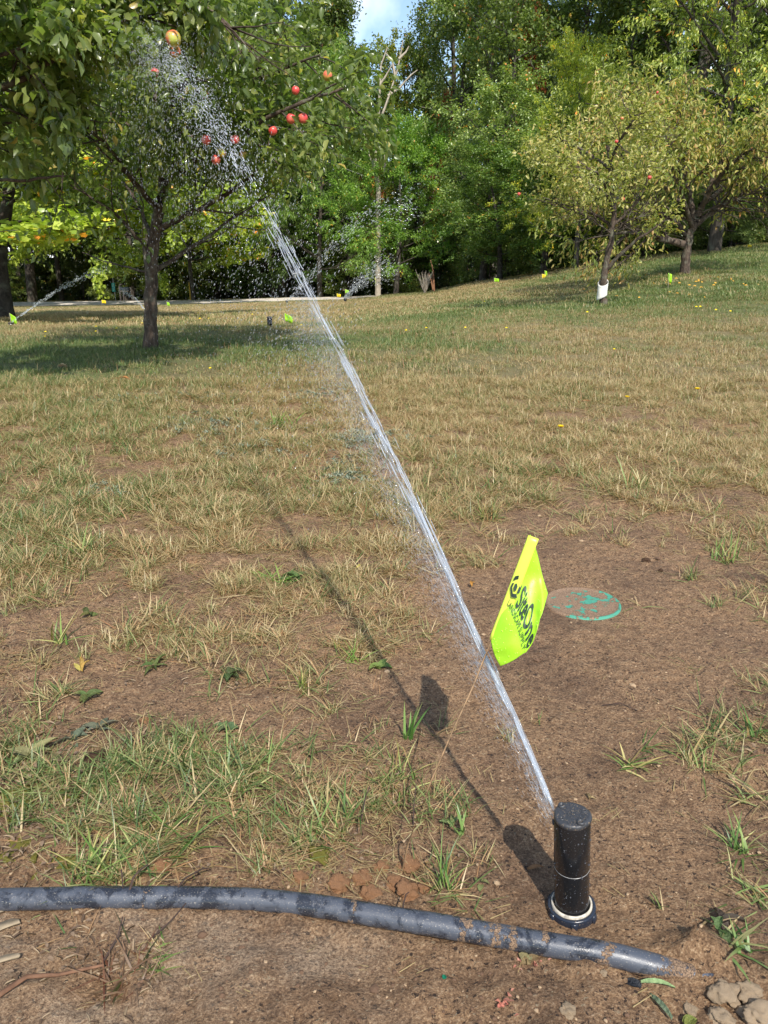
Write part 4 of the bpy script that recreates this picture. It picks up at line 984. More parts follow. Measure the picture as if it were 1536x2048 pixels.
# ------------------------------------------------------------------ water jets
def water_mat(name, alpha, emis=0.0):
    m, n, l = new_mat(name)
    d = n.new('ShaderNodeBsdfDiffuse'); d.inputs['Color'].default_value = (.88, .92, .96, 1)
    t = n.new('ShaderNodeBsdfTranslucent'); t.inputs['Color'].default_value = (.88, .92, .96, 1)
    g_ = n.new('ShaderNodeBsdfGlossy'); g_.inputs['Roughness'].default_value = .12
    tr = n.new('ShaderNodeBsdfTransparent'); tr.inputs['Color'].default_value = (.97, .98, .99, 1)
    a = n.new('ShaderNodeMixShader'); a.inputs[0].default_value = .4; l.new(d.outputs[0], a.inputs[1]); l.new(t.outputs[0], a.inputs[2])
    b = n.new('ShaderNodeMixShader'); b.inputs[0].default_value = .35; l.new(a.outputs[0], b.inputs[1]); l.new(g_.outputs[0], b.inputs[2])
    c = n.new('ShaderNodeMixShader'); c.inputs[0].default_value = alpha; l.new(tr.outputs[0], c.inputs[1]); l.new(b.outputs[0], c.inputs[2])
    finish(n, l, c.outputs[0]); return m
M['water_drop'] = water_mat('water_drop', .64); M['water_stream'] = water_mat('water_stream', .34); M['water_fine'] = water_mat('fine_spray', .5); M['water_far'] = water_mat('far_spray', .30)
def spindles(P, D, L, R, name, mat, parent):
    """elongated drops: a six-sided double cone each"""
    D = unit(D); N0 = np.where(np.abs(D[:, 2:3]) > .9, [[1., 0, 0]], [[0, 0, 1.]]); A = unit(np.cross(D, N0)); B = np.cross(D, A)
    th = np.arange(5) * 2 * np.pi / 5; n = len(P)
    ring = lambda u, w: P[:, None] + D[:, None] * (L * u)[:, None, None] + (A[:, None] * np.cos(th)[None, :, None] + B[:, None] * np.sin(th)[None, :, None]) * (R * w)[:, None, None]
    V = np.concatenate([(P - D * (L * .5)[:, None])[:, None], ring(-.22, 1.0), ring(.22, .9), (P + D * (L * .5)[:, None])[:, None]], 1)
    f3 = [[0, 1 + (k + 1) % 5, 1 + k] for k in range(5)] + [[11, 6 + k, 6 + (k + 1) % 5] for k in range(5)]; f4 = [[1 + k, 1 + (k + 1) % 5, 6 + (k + 1) % 5, 6 + k] for k in range(5)]
    off = (np.arange(n) * 12)[:, None, None]
    return link(name, mesh_np(name, V.reshape(-1, 3), [(np.array(f4)[None] + off).reshape(-1, 4), (np.array(f3)[None] + off).reshape(-1, 3)], mat, True), parent)
def jet_path(p0, az, targets):
    """the vertical plane of the jet, cut by the lines of sight of the picture"""
    nrm = np.array([math.cos(az), math.sin(az), 0]); out = [np.array(p0)]
    for a, b in targets:
        d = ray(a, b); o_ = np.array([0, 0, CAM_H]); t = nrm @ (np.array(p0) - o_) / (nrm @ d); out.append(o_ + d * t)
    return np.array(out)
noz = (TILT @ Vector((-.0180, .009, .1090))); noz = np.array(noz) + [RISER[0], RISER[1], 0]
JA = math.radians(21)
J = jet_path(noz, JA, [(1062, 1510), (1020, 1420), (960, 1290), (870, 1090), (780, 905), (690, 725), (600, 555), (500, 358), (430, 246), (385, 172), (345, 122), (305, 100), (262, 92)])
print('JET', np.round(J, 2).tolist())
dst = np.concatenate([[0], np.cumsum(np.linalg.norm(np.diff(J, axis=0), axis=1))]); JL = dst[-1]
def jp(s):
    return np.stack([np.interp(s, dst, J[:, k]) for k in range(3)], 1)
jet = empty('water_jet', noz, 0, 'long white water jet leaving the black sprinkler and breaking into drops at the upper left', 'water jet')
r = np.random.default_rng(21)
def around(s, spread):
    P = jp(s); D = unit(jp(np.minimum(s + .05, JL)) - jp(np.maximum(s - .05, 0))); q = r.normal(0, 1, (len(s), 3)); q -= D * (q * D).sum(1)[:, None]
    return P + q * spread[:, None], D
# dense core near the nozzle
n = 210; s = r.uniform(0, 1, n) ** 1.4 * 1.25; P, D = around(s, .0014 + .0036 * s ** .9); cl_ = r.uniform(.04, .12, n); P = P + D * (cl_ * .5)[:, None]
core = spindles(P - noz, D + r.normal(0, .006, (n, 3)), cl_, r.uniform(.0006, .0016, n) * (1 - .3 * s / 1.5), 'stream_core', M['water_stream'], jet); tag(core, kind='stuff')
# bundles of streaks farther out
n = 640; s = .25 + (JL * .62) * r.uniform(0, 1, n) ** 1.15
gate = fbm(s * 3.2, s * 0, 2, 5) + r.uniform(-.12, .12, n) > .50; s = s[gate]; n = len(s)
P, D = around(s, .0028 + .0060 * s ** .95); k = s > 0
o = spindles(P - noz, D + r.normal(0, .02, (n, 3)), r.uniform(.015, .06, n) * (1 + .12 * s), r.uniform(.0003, .0008, n) * (1 + .16 * s), 'streaks', M['water_drop'], jet); tag(o, kind='stuff')
# breaking into drops
n = 3300; s = JL * (.35 + .65 * r.uniform(0, 1, n) ** .8); P, D = around(s, .006 + .011 * s); P[:, 2] -= np.abs(r.normal(0, .03, n)) * s * .25
o = spindles(P - noz, D + r.normal(0, .1, (n, 3)), r.uniform(.004, .017, n), r.uniform(.0005, .0013, n) , 'drops', M['water_drop'], jet); tag(o, kind='stuff')
# fine drops raining out of the jet
n = 6500; s = JL * (.22 + .8 * r.uniform(0, 1, n)); P, D = around(np.minimum(s, JL), .02 + .030 * s); fall = r.exponential(.30, n) * np.clip(s / 3, .15, 1.2); P[:, 2] -= fall; P[:, 1] -= fall * .05
P += r.normal(0, .09, (n, 3)) * [1, 1, .5] * np.minimum(fall, .6)[:, None]; k = P[:, 2] > tz(P[:, 0], P[:, 1]) + .1; P, D = P[k], D[k]; n = len(P)
o = spindles(P - noz, D * .7 + [0, 0, -.6], r.uniform(.004, .014, n), r.uniform(.0004, .0010, n), 'fine_drops', M['water_fine'], jet); tag(o, kind='stuff')
# thin sheet of fine spray under the stream near the nozzle
n = 17000; s = r.uniform(.0, 1.0, n) ** .8 * 1.1; P, D = around(s, .0015 + .008 * s); a_ = np.abs(r.normal(0, 1, n)) * (.02 + .07 * s) * .55; P[:, 2] -= a_; P[:, 0] -= a_ * .25
o = spindles(P - noz, D - [[0, 0, .25]], r.uniform(.003, .010, n), r.uniform(.00005, .00015, n), 'fine_mist', M['water_fine'], jet); tag(o, kind='stuff')

def far_jet(p0, pts, Y1, label, dens=260, w=.05, dr=.012, fade=1.0):
    """a smaller jet: from p0 through picture points at growing distance Y1"""
    e = empty('water_jet', p0, 0, label, 'water jet', 'jets of the far sprinklers'); P = [np.array(p0)] + [at_depth(a, b, Y) for (a, b), Y in zip(pts, Y1)]
    P = np.array(P); d_ = np.concatenate([[0], np.cumsum(np.linalg.norm(np.diff(P, axis=0), axis=1))]); s = d_[-1] * r.uniform(0, 1, dens) ** .85
    C = np.stack([np.interp(s, d_, P[:, k]) for k in range(3)], 1); D = np.gradient(np.stack([np.interp(np.sort(s), d_, P[:, k]) for k in range(3)], 1), axis=0); D = D[np.argsort(np.argsort(s))]
    C = C + r.normal(0, 1, C.shape) * (w * .15 + w * s / d_[-1])[:, None]; C[:, 2] -= np.abs(r.normal(0, w * 2.0, dens)) * (s / d_[-1]) ** 1.5
    o = spindles(C - np.array(p0), D + 1e-5, r.uniform(3, 9, dens) * dr * fade, r.uniform(.5, 1.1, dens) * dr, 'streaks', M['water_far'], e); tag(o, kind='stuff'); return e

# ------------------------------------------------------------------ marking flag
M['flag'] = None
m, nn, l = new_mat('flag_film'); tc = nn.new('ShaderNodeTexCoord')
cr_ = noise_node(nn, l, 30, 3, .5, vec=tc.outputs['Object'])
p = principled(nn, l, mix_rgb(nn, l, cr_.outputs['Fac'], (.44, .78, .03), (.55, .90, .06)), .38, .5, cr_.outputs['Fac'], .25, .002)
t = nn.new('ShaderNodeBsdfTranslucent'); t.inputs['Color'].default_value = (.62, 1.0, .03, 1)
mx = nn.new('ShaderNodeMixShader'); mx.inputs[0].default_value = .38; l.new(p.outputs[0], mx.inputs[1]); l.new(t.outputs[0], mx.inputs[2]); finish(nn, l, mx.outputs[0]); M['flag'] = m
m, nn, l = new_mat('flag_hem'); p = principled(nn, l, (.80, .90, .12), .35, .5); t = nn.new('ShaderNodeBsdfTranslucent'); t.inputs['Color'].default_value = (.9, 1, .15, 1)
mx = nn.new('ShaderNodeMixShader'); mx.inputs[0].default_value = .35; l.new(p.outputs[0], mx.inputs[1]); l.new(t.outputs[0], mx.inputs[2]); finish(nn, l, mx.outputs[0]); M['flag_hem'] = m
M['ink'] = simple_mat('green_black_ink', (.012, .03, .016), .5, .4, 50, .2)
M['wire'] = simple_mat('rusty_wire', (.27, .17, .09), .6, .4, 90, .5, metal=.2); M['wire_far'] = simple_mat('flag_wire', (.30, .26, .18), .6, .3)
base = on_ground(800, 1728)
FL = empty('marking_flag', base, 0, 'lime yellow marking flag with black lettering on a leaning wire beside the sprinkler', 'marking flag')
sA = at_height(1061, 1072, .385); sD = at_height(984, 1276, .262)
# wire: from the ground through the hem
W_ = np.array([base + [0, 0, -.02], at_height(815, 1690, .035), at_height(862, 1565, .112), at_height(905, 1462, .165), at_height(945, 1375, .21), at_height(968, 1318, .238), sD, (sA + sD) / 2 + [.001, 0, 0], sA - (sA - sD) * .02])
g = Geo(); g.tube(W_ - base, .0011, 6); link('wire', g.mesh('wire', M['wire']), FL)
# control net: rows along the wire (bottom to top), columns outward, given as picture point + depth offset from the wire plane
Yd = sD[1]; Ya = sA[1]
def cp(px, py, tt, off): return at_depth(px, py, Yd + (Ya - Yd) * tt + off)
NET = np.array([
    [cp(981, 1277, 0, 0), cp(985, 1297, 0, -.008), cp(990, 1313, 0, -.012), cp(1000, 1331, 0, -.012)],
    [cp(1001, 1222, .27, 0), cp(1014, 1250, .27, -.012), cp(1024, 1280, .27, -.022), cp(1034, 1316, .27, -.026)],
    [cp(1021, 1172, .52, 0), cp(1040, 1205, .52, -.006), cp(1054, 1240, .52, -.020), cp(1062, 1293, .52, -.034)],
    [cp(1042, 1120, .77, 0), cp(1062, 1150, .77, .004), cp(1076, 1185, .77, -.006), cp(1080, 1238, .77, -.030)],
    [cp(1061, 1069, 1, 0), cp(1074, 1105, 1, .006), cp(1083, 1145, 1, .004), cp(1096, 1187, 1, -.010)]])
def cubic(A, t):
    """Catmull-Rom through the rows of A"""
    n = len(A); t = np.clip(t, 0, 1) * (n - 1); i = np.minimum(t.astype(int), n - 2); f = (t - i)
    g_ = lambda k: A[np.clip(i + k, 0, n - 1)]
    f = f.reshape(f.shape + (1,) * (A.ndim - 1)); return .5 * (2 * g_(0) + (g_(1) - g_(-1)) * f + (2 * g_(-1) - 5 * g_(0) + 4 * g_(1) - g_(2)) * f ** 2 + (3 * g_(0) - g_(-1) - 3 * g_(1) + g_(2)) * f ** 3)
def flag_pt(u, v):
    """u along the wire (0 bottom), v outward"""
    u = np.atleast_1d(u); v = np.atleast_1d(v); R = cubic(NET, u)          # (n,4,3)
    out = np.empty((len(u), 3))
    n = 4; t = np.clip(v, 0, 1) * 3; i = np.minimum(t.astype(int), 2); f = (t - i)[:, None]; ar = np.arange(len(u)); g_ = lambda k: R[ar, np.clip(i + k, 0, 3)]
    out = .5 * (2 * g_(0) + (g_(1) - g_(-1)) * f + (2 * g_(-1) - 5 * g_(0) + 4 * g_(1) - g_(2)) * f ** 2 + (3 * g_(0) - g_(-1) - 3 * g_(1) + g_(2)) * f ** 3)
    w = .0018 * np.sin(9 * u + 4 * v) * v + .0011 * np.sin(22 * (u - .5 * v) + 2) * np.sin(np.pi * v) + .0022 * np.exp(-((u - .25 - .5 * v) / .03) ** 2) * v - .0018 * np.exp(-((u - .75 + .35 * v) / .025) ** 2) * v
    out[:, 1] += w; return out
uu, vv = np.meshgrid(np.linspace(0, 1, 48), np.linspace(0, 1, 40), indexing='ij'); Pf = flag_pt(uu.ravel(), vv.ravel())
i = np.arange(48 * 40).reshape(48, 40); F = np.stack([i[:-1, :-1], i[:-1, 1:], i[1:, 1:], i[1:, :-1]], -1).reshape(-1, 4)
fo = link('flag', mesh_np('flag', Pf - base, F, M['flag'], True), FL); sm = fo.modifiers.new('thickness', 'SOLIDIFY'); sm.thickness = .00012; sm.offset = 0
# hem: doubled film wrapped round the wire
tow = unit(np.array([0, 0, CAM_H]) - (sA + sD) / 2)
ax = unit(sA - sD); sdv = unit(np.cross(ax, tow))
hem = []
for a in np.linspace(-.02, 1.0, 20):
    c_ = sD + (sA - sD) * a
    wd = .0085 if a > .02 else .006
    for q, dd in ((-.35, -.0003), (-.25, .0010), (.15, .0016), (.6, .0015), (.95, .0012), (1.2, .0008)):
        hem.append(c_ - sdv * wd * q * (-1) + tow * (dd + .0004))
hem = np.array(hem); i = np.arange(120).reshape(20, 6); F = np.stack([i[:-1, :-1], i[:-1, 1:], i[1:, 1:], i[1:, :-1]], -1).reshape(-1, 4)
ho = link('hem', mesh_np('hem', hem - base, F, M['flag_hem'], True), FL); sm = ho.modifiers.new('thickness', 'SOLIDIFY'); sm.thickness = .00015
# print
def lift(P_, h_=.0022):
    return P_ + unit(np.array([0, 0, CAM_H]) - P_) * h_
def text_on_flag(s, u0, u1, v0, v1, name, heavy=0.0):
    cu = bpy.data.curves.new('t', 'FONT'); cu.body = s; cu.size = 1; cu.offset = heavy; cu.resolution_u = 4; cu.space_character = 1.0
    ob = bpy.data.objects.new('t', cu); COL.objects.link(ob); dg = bpy.context.evaluated_depsgraph_get(); me = bpy.data.meshes.new_from_object(ob.evaluated_get(dg))
    bpy.data.objects.remove(ob); import bmesh
    bm = bmesh.new(); bm.from_mesh(me); bmesh.ops.triangulate(bm, faces=bm.faces[:]); bmesh.ops.subdivide_edges(bm, edges=bm.edges[:], cuts=1); bmesh.ops.triangulate(bm, faces=bm.faces[:]); bm.to_mesh(me); bm.free()
    co = np.array([v.co[:] for v in me.vertices]); x0, x1, y0, y1 = co[:, 0].min(), co[:, 0].max(), co[:, 1].min(), co[:, 1].max()
    v = v0 + (v1 - v0) * (co[:, 0] - x0) / (x1 - x0); u = u0 + (u1 - u0) * (co[:, 1] - y0) / (y1 - y0)
    P_ = lift(flag_pt(u, v)) - base; me.vertices.foreach_set('co', P_.astype(np.float32).ravel()); me.materials.clear(); me.materials.append(M['ink']); me.update()
    return link(name, me, fo)
text_on_flag('SiteOne', .43, .64, .27, .97, 'lettering', .022)
text_on_flag('LANDSCAPE SUPPLY', .355, .415, .12, .93, 'lettering', .006)
def poly_on_flag(pts, name='logo'):
    import bmesh
    bm = bmesh.new(); vs = [bm.verts.new((a, b, 0)) for a, b in pts]; fc = bm.faces.new(vs); bmesh.ops.triangulate(bm, faces=[fc])
    for _ in range(2): bmesh.ops.subdivide_edges(bm, edges=bm.edges[:], cuts=1); bmesh.ops.triangulate(bm, faces=bm.faces[:])
    me = bpy.data.meshes.new(name); bm.to_mesh(me); bm.free(); co = np.array([v.co[:] for v in me.vertices])
    me.vertices.foreach_set('co', (lift(flag_pt(co[:, 1], co[:, 0]), .0045) - base).astype(np.float32).ravel()); me.materials.append(M['ink']); me.update(); link(name, me, fo)
# house-shaped bracket with a chevron inside
sq_ = lambda L_: [(a, .545 + (b - .51) * .66) for a, b in L_]
poly_on_flag(sq_([(.02, .53), (.02, .59), (.13, .665), (.24, .59), (.24, .50), (.195, .47), (.195, .565), (.13, .61), (.07, .565), (.07, .56)]))
poly_on_flag(sq_([(.02, .49), (.02, .43), (.13, .355), (.24, .43), (.20, .46), (.13, .41), (.07, .455), (.07, .525)]))
poly_on_flag(sq_([(.10, .53), (.10, .475), (.135, .45), (.165, .475), (.165, .535), (.135, .555)]))
# drops on the film
r = np.random.default_rng(31); Vb = []; Fb = []
for q in range(130):
    u = r.uniform(.02, .98); v = r.uniform(.2, .98) if u > .3 else r.uniform(.05, .95); s_ = r.uniform(.0003, .0009); c_ = flag_pt(u, v)[0] - base
    Vb.append(bv * s_ + c_ + tow * .0004); Fb.append(bf + q * len(bv))
m, nn, l = new_mat('clear_drop'); p = principled(nn, l, (.62, .95, .12), .05, .8); finish(nn, l, p.outputs[0])
o = link('water_beads', mesh_np('water_beads', np.concatenate(Vb), np.concatenate(Fb), m, True), FL); tag(o, kind='stuff')

# small flags far off: two coats of film on a wire, seen from different sides
M['flag_yellow'] = simple_mat('yellow_flag_film', (.85, .62, .02), .5, .4, 20, .1)
def small_flag(px, base_py, top_py, Y, w, rz, mat, label, shape=0):
    b = ground_at(px, Y); e = empty('marking_flag', b, rz, label, 'marking flag', 'marking flags far out on the lawn')
    tp = at_depth(px, top_py, Y)[2] - b[2]; fh = min(.13, tp * .6)
    g_ = Geo(); g_.tube([(0, 0, -.02), (.004, 0, tp * .5), (0, 0, tp)], .004 + .0001 * Y, 5); link('wire', g_.mesh('wire', M['wire_far']), e)
    V = []
    for a in np.linspace(0, 1, 9):
        for c_ in np.linspace(0, 1, 5):
            dr = c_ ** 1.4 * (.6 if shape == 0 else .15) * fh * (1.0)
            hh = fh * (1 - (.55 * c_ if shape == 1 else .15 * c_)); V.append((a * w, .02 * math.sin(4 * a + 2 * c_), tp - dr * 0 - (1 - c_) * hh - a * fh * (.55 if shape else .25)))
    i_ = np.arange(45).reshape(9, 5); F_ = np.stack([i_[:-1, :-1], i_[:-1, 1:], i_[1:, 1:], i_[1:, :-1]], -1).reshape(-1, 4)
    o_ = link('flag', mesh_np('flag', np.array(V), F_, M[mat], True), e); sm_ = o_.modifiers.new('thickness', 'SOLIDIFY'); sm_.thickness = .0012
    return e
for args in ((10, 650, 626, 11.3, .075, .6, 'flag', 'lime flag at the left edge of the lawn beside a far sprinkler', 1),
             (566, 650, 626, 10.2, .10, .2, 'flag', 'lime flag drooping into a triangle left of the jet in mid-lawn', 1),
             (673, 600, 587, 33, .16, 0, 'flag_yellow', 'orange-yellow flag at the road end left of the fan-shaped spray', 0),
             (690, 597, 579, 32, .14, .4, 'flag', 'lime flag at the foot of the fan-shaped spray', 0),
             (988, 567, 556, 28, .17, .2, 'flag', 'lime flag at the wood edge right of the dry brush', 0),
             (1083, 558, 548, 24, .12, .3, 'flag_yellow', 'yellow flag at the wood edge left of the wrapped trunk', 0),
             (1089, 553, 541, 24.6, .10, .9, 'flag', 'tiny lime flag just behind the yellow flag by the wood edge', 0),
             (1337, 571, 546, 13.2, .07, .8, 'flag', 'lime flag standing between the two right tree trunks', 0),
             (1485, 500, 489, 23, .12, .2, 'flag_yellow', 'yellow flag high on the grassy slope at the right edge', 0),
             (199, 612, 600, 36, .18, .3, 'flag_yellow', 'yellow flag by the road left of the green number sign', 0),
             (287, 632, 612, 14.5, .06, .5, 'flag', 'lime flag half hidden behind the near apple trunk', 0),
             (330, 611, 604, 30, .1, .5, 'flag', 'tiny lime flag in the grass by the road right of the near trunk', 0)):
    small_flag(*args)
# far sprinklers and their jets
def far_sprinkler(px, Y, h, rad, label):
    b = ground_at(px, Y); e = empty('sprinkler', b, 0, label, 'sprinkler', 'far pop-up sprinklers')
    V_, F_ = lathe([(.0001, -.02), (rad, -.02), (rad, h * .8), (rad * .9, h * .82), (rad * .9, h * .84)], 16); link('riser', mesh_np('riser', V_, F_, M['riser'], True), e)
    V_, F_ = lathe([(rad * .9, h * .83), (rad * 1.08, h * .86), (rad * 1.08, h * .97), (rad * .8, h), (.0001, h)], 16); link('rubber_cap', mesh_np('rubber_cap', V_, F_, M['cap'], True), e)
    V_, F_ = lathe([(rad * 1.35, -.01), (rad * 1.35, .008), (rad * 1.05, .01), (rad, .004)], 16); link('collar', mesh_np('collar', V_, F_, M['collar'], True), e); return b + [0, 0, h * .92]
s1_ = far_sprinkler(536, 9.4, .13, .030, 'black sprinkler head in the tree shadow left of the jet')
s2_ = far_sprinkler(10, 11.0, .07, .035, 'small sprinkler head below the lime flag at the left edge')
s3_ = far_sprinkler(690, 31.5, .16, .055, 'sprinkler head at the base of the fan-shaped spray near the road end')
s4_ = far_sprinkler(292, 14.2, .10, .035, 'sprinkler head hidden behind the near apple trunk')
s5_ = far_sprinkler(572, 31.0, .10, .045, 'sprinkler head at the road sending the long faint arc')
far_jet(s2_, [(70, 610), (120, 575), (170, 548), (215, 530)], (11.6, 12.3, 13, 13.8), 'thin straight jet rising from the left edge in front of the maples', 420, .028, .0065)
far_jet(s3_, [(705, 578), (730, 548), (760, 525), (785, 512)], (31, 30, 29.3, 29), 'fan-shaped spray rising to the right of the jet in front of the feathery tree', 620, .20, .016)
far_jet(s4_, [(275, 600), (258, 588), (246, 578), (238, 574)], (14.6, 15.2, 15.9, 16.4), 'short jet crossing in front of the mailbox left of the near trunk', 300, .03, .007)
far_jet(s5_, [(610, 565), (650, 510), (700, 450), (740, 415), (785, 398), (830, 405)], (31, 31, 31, 31, 31, 31), 'long faint arc of water rising behind the main jet toward the feathery tree', 520, .20, .014)
#PART4
# ------------------------------------------------------------------ round valve box lid
def lid_mat():
    m, n, l = new_mat('green_lid'); tc = n.new('ShaderNodeTexCoord'); V = tc.outputs['Object']
    a = noise_node(n, l, 46, 4, .6, vec=V, dist=.4); f_ = noise_node(n, l, 420, 3, .7, vec=V); md_ = attr(n, 'mud')
    k = maprange(n, l, math_node(n, l, 'ADD', a.outputs['Fac'], md_.outputs['Fac']), .50, .53)
    soil = ramp(n, [(.28, (.06, .038, .022)), (.5, (.22, .14, .085)), (.75, (.38, .26, .17))]); l.new(f_.outputs['Fac'], soil.inputs['Fac'])
    c = mix_rgb(n, l, k, mix_rgb(n, l, f_.outputs['Fac'], (.03, .20, .13), (.10, .36, .25)), soil.outputs['Color'])
    p = principled(n, l, c, .6, .4, math_node(n, l, 'ADD', math_node(n, l, 'MULTIPLY', k, 2.0), f_.outputs['Fac']), .7, .0015); finish(n, l, p.outputs[0]); return m
M['lid'] = lid_mat()
k = 72; V = []; A_ = []
for rr in np.concatenate([np.linspace(0, .070, 12), [.0735, .0755, .0765, .0775, .0778, .0778]]):
    for a in np.arange(k) * 2 * np.pi / k:
        z = .0030 + (.0022 if rr > .0725 else 0) - (.0022 if rr > .0774 else 0) - (.02 if (rr > .0777 and len(V) >= 17 * k) else 0)
        front = .5 + .5 * math.cos(a + .75)             # the rim stays clean on the near right side
        mudv = .10 - .10 * math.exp(-((rr * math.cos(a) - .02) ** 2 + (rr * math.sin(a) - .01) ** 2) / .0009) + (-.24 * front ** 2 if rr > .072 else 0) + (.16 if (rr > .072 and front < .45) else 0) + .16 * mnoise.noise(Vector((rr * 40 * math.cos(a), rr * 40 * math.sin(a), 1)))
        V.append((rr * math.cos(a), rr * math.sin(a), z)); A_.append(mudv)
V = np.array(V); i = np.arange(len(V)).reshape(-1, k); j = np.roll(i, -1, 1); F = np.stack([i[:-1], j[:-1], j[1:], i[1:]], -1).reshape(-1, 4)
o = link('valve_box_lid', mesh_np('valve_box_lid', V, F, M['lid'], True, {'mud': A_}), None, (LID[0], LID[1], float(gz(LID[0], LID[1])))); tag(o, 'round teal-green valve box lid half covered with soil behind the lime flag', 'valve box lid')

# ------------------------------------------------------------------ clods, stones, chips
M['clod'] = simple_mat('orange_clod', (.42, .22, .11), .9, .2, 55, .55, .9, .004); M['clod_dark'] = simple_mat('dark_clod', (.10, .055, .032), .9, .2, 60, .5, .9, .004)
M['stone'] = simple_mat('pale_tan_stone', (.42, .31, .20), .85, .2, 45, .45, .8, .003); M['chip'] = simple_mat('pale_wood_chip', (.28, .22, .145), .8, .2, 60, .35, .5, .001)
def chunk(px, py, r_, mat, sq, name, label, cat, group=None, sub=3, amp=.35, rz=None, stretch=1.):
    b = on_ground(px, py); me = lump(px * .013 + py * .007, max(sub, 4), amp * 1.5, sq); me.materials.append(M[mat])
    me.polygons.foreach_set('use_smooth', [True] * len(me.polygons))
    o = link(name, me, None, b + [0, 0, r_ * sq * .35]); o.scale = (r_ * stretch, r_, r_); o.rotation_euler = (0, 0, rz if rz is not None else px * .1); return tag(o, label, cat, group)
for px, py, r_, mt, lb in ((600, 1752, .0085, 'clod', 'orange-brown soil clod farthest left behind the pipe'), (676, 1762, .0130, 'clod', 'large orange soil clod above the bend of the pipe'),
    (725, 1745, .0120, 'clod', 'reddish soil clod beside the foot of the flag wire'), (740, 1780, .0115, 'clod', 'smooth round orange clod touching the pipe'),
    (790, 1755, .0095, 'clod', 'broken orange clod right of the smooth round one'), (820, 1722, .0120, 'clod', 'bright orange clod farthest up the slope by the wire foot'),
    (815, 1775, .0135, 'clod', 'wide flat orange clod behind the pipe'), (765, 1722, .0090, 'clod', 'small orange clod left of the wire foot'), (848, 1768, .0070, 'clod', 'small crumbly clod right of the wide flat clod'),
    (715, 1838, .0075, 'clod', 'small clod stuck in front of the pipe'), (325, 1738, .0110, 'clod', 'reddish clod under grass blades left of centre behind the pipe'),
    (195, 1525, .0170, 'clod_dark', 'dark fibrous soil lump in the weeds at the left'), (290, 1440, .0080, 'clod', 'small orange clod in bare soil at the left'), (885, 1570, .0028, 'clod', 'tiny orange clod right of the wire'),
    (1292, 1123, .0085, 'clod_dark', 'dark crumb of soil beyond the lid, the larger of two'), (1322, 1140, .0050, 'clod_dark', 'dark crumb of soil beyond the lid, the smaller of two')):
    chunk(px, py, r_, mt, .6, 'soil_clod', lb, 'soil clod')
for px, py, r_, lb in ((1452, 1990, .0130, 'tan stone lump at the lower right corner, left of the group'), (1495, 1985, .0110, 'tan stone lump at the back of the lower right group'), (1515, 2035, .0150, 'big pale stone cut by the lower right corner'),
    (1440, 2035, .0110, 'rough brown-tan stone lump in front of the lower right group'), (1382, 2012, .0070, 'small orange-tan stone near the lower right group'), (1206, 1956, .0032, 'tiny pale pebble in front of the buried pipe end'),
    (1135, 2035, .0065, 'small tan clod at the bottom edge right of centre')):
    chunk(px, py, r_, 'stone', .62, 'stone', lb, 'stone')
for k_, (px, py, L_, w_, rz, lb) in enumerate(((20, 1822, .026, .006, .35, 'long pale wood chip against the pipe at the left edge'), (52, 1812, .012, .005, -.9, 'short pale wood chip standing by the pipe'), (15, 1855, .03, .012, .3, 'frayed pale wood chip at the left edge'),
    (520, 1816, .008, .005, .2, 'white splinter in front of the pipe below the crossing twigs'), (548, 1822, .014, .003, .9, 'thin white splinter leaning on the pipe'), (12, 1930, .03, .008, .2, 'grey weathered wood chip at the lower left edge'))):
    b = on_ground(px, py); r = np.random.default_rng(k_); V = []
    for zz in (0, 1):
        for (a, c_) in ((-.5, -.5), (-.1, -.42), (.5, -.3), (.46, .3), (.1, .5), (-.5, .35)): V.append(((a + r.normal(0, .04)) * L_, (c_ + r.normal(0, .06)) * w_, zz * .0022 + r.normal(0, .0003)))
    F = [np.array([[0, 5, 4, 3, 2, 1], [6, 7, 8, 9, 10, 11]]), np.array([[q, (q + 1) % 6, (q + 1) % 6 + 6, q + 6] for q in range(6)])]
    o = link('wood_chip', mesh_np('wood_chip', V, F, M['chip']), None, b + [0, 0, .002]); o.rotation_euler = (.1, -.12, rz); tag(o, lb, 'wood chip')
# twigs lying over the pipe
M['twig'] = simple_mat('dark_twig', (.055, .035, .028), .8, .2, 60, .5)
M['twig_brown'] = simple_mat('brown_twig', (.16, .085, .05), .85, .2, 50, .5, .9, .003)
def twig(pts, r0, label, mat='twig'):
    P = np.array([on_ground(a, b) + [0, 0, c] for a, b, c in pts]); e = P[0].copy(); g = Geo(); g.tube(P - e, np.linspace(r0, r0 * .5, len(P)), 6)
    o = link('twig', g.mesh('twig', M[mat]), None, e); return tag(o, label, 'twig')
twig([(253, 1826, .003), (272, 1800, .024), (285, 1788, .026), (301, 1774, .025)], .0016, 'dark twig crossing the pipe, the leftmost of the twigs on it')
twig([(248, 1782, .026), (250, 1798, .026), (250, 1818, .012)], .0011, 'short dark twig hanging over the front of the pipe')
twig([(340, 1816, .012), (375, 1800, .026), (410, 1780, .026), (425, 1765, .018)], .0013, 'long dark twig lying slantwise over the pipe')
twig([(805, 1856, .004), (806, 1838, .022), (812, 1818, .027), (818, 1812, .026)], .0011, 'thin dark twig draped over the pipe below the clods')
twig([(0, 2008, .006), (60, 1988, .010), (120, 1972, .012), (210, 1945, .012)], .0030, 'brown woody twig at the lower left edge', 'twig_brown')
twig([(205, 1935, .006), (240, 1900, .016), (250, 1868, .020)], .0013, 'purple-brown twig standing up from the dead clump')
twig([(300, 1890, .004), (345, 1860, .010), (385, 1815, .014)], .0012, 'slanting twig from the dead clump to the pipe')
twig([(1205, 1410, .003), (1240, 1408, .006), (1275, 1420, .003)], .0011, 'dark curved twig in the bare soil at the right')
twig([(720, 1650, .0), (732, 1620, .025), (740, 1608, .035)], .0010, 'dark red grass stalk left of the wire')
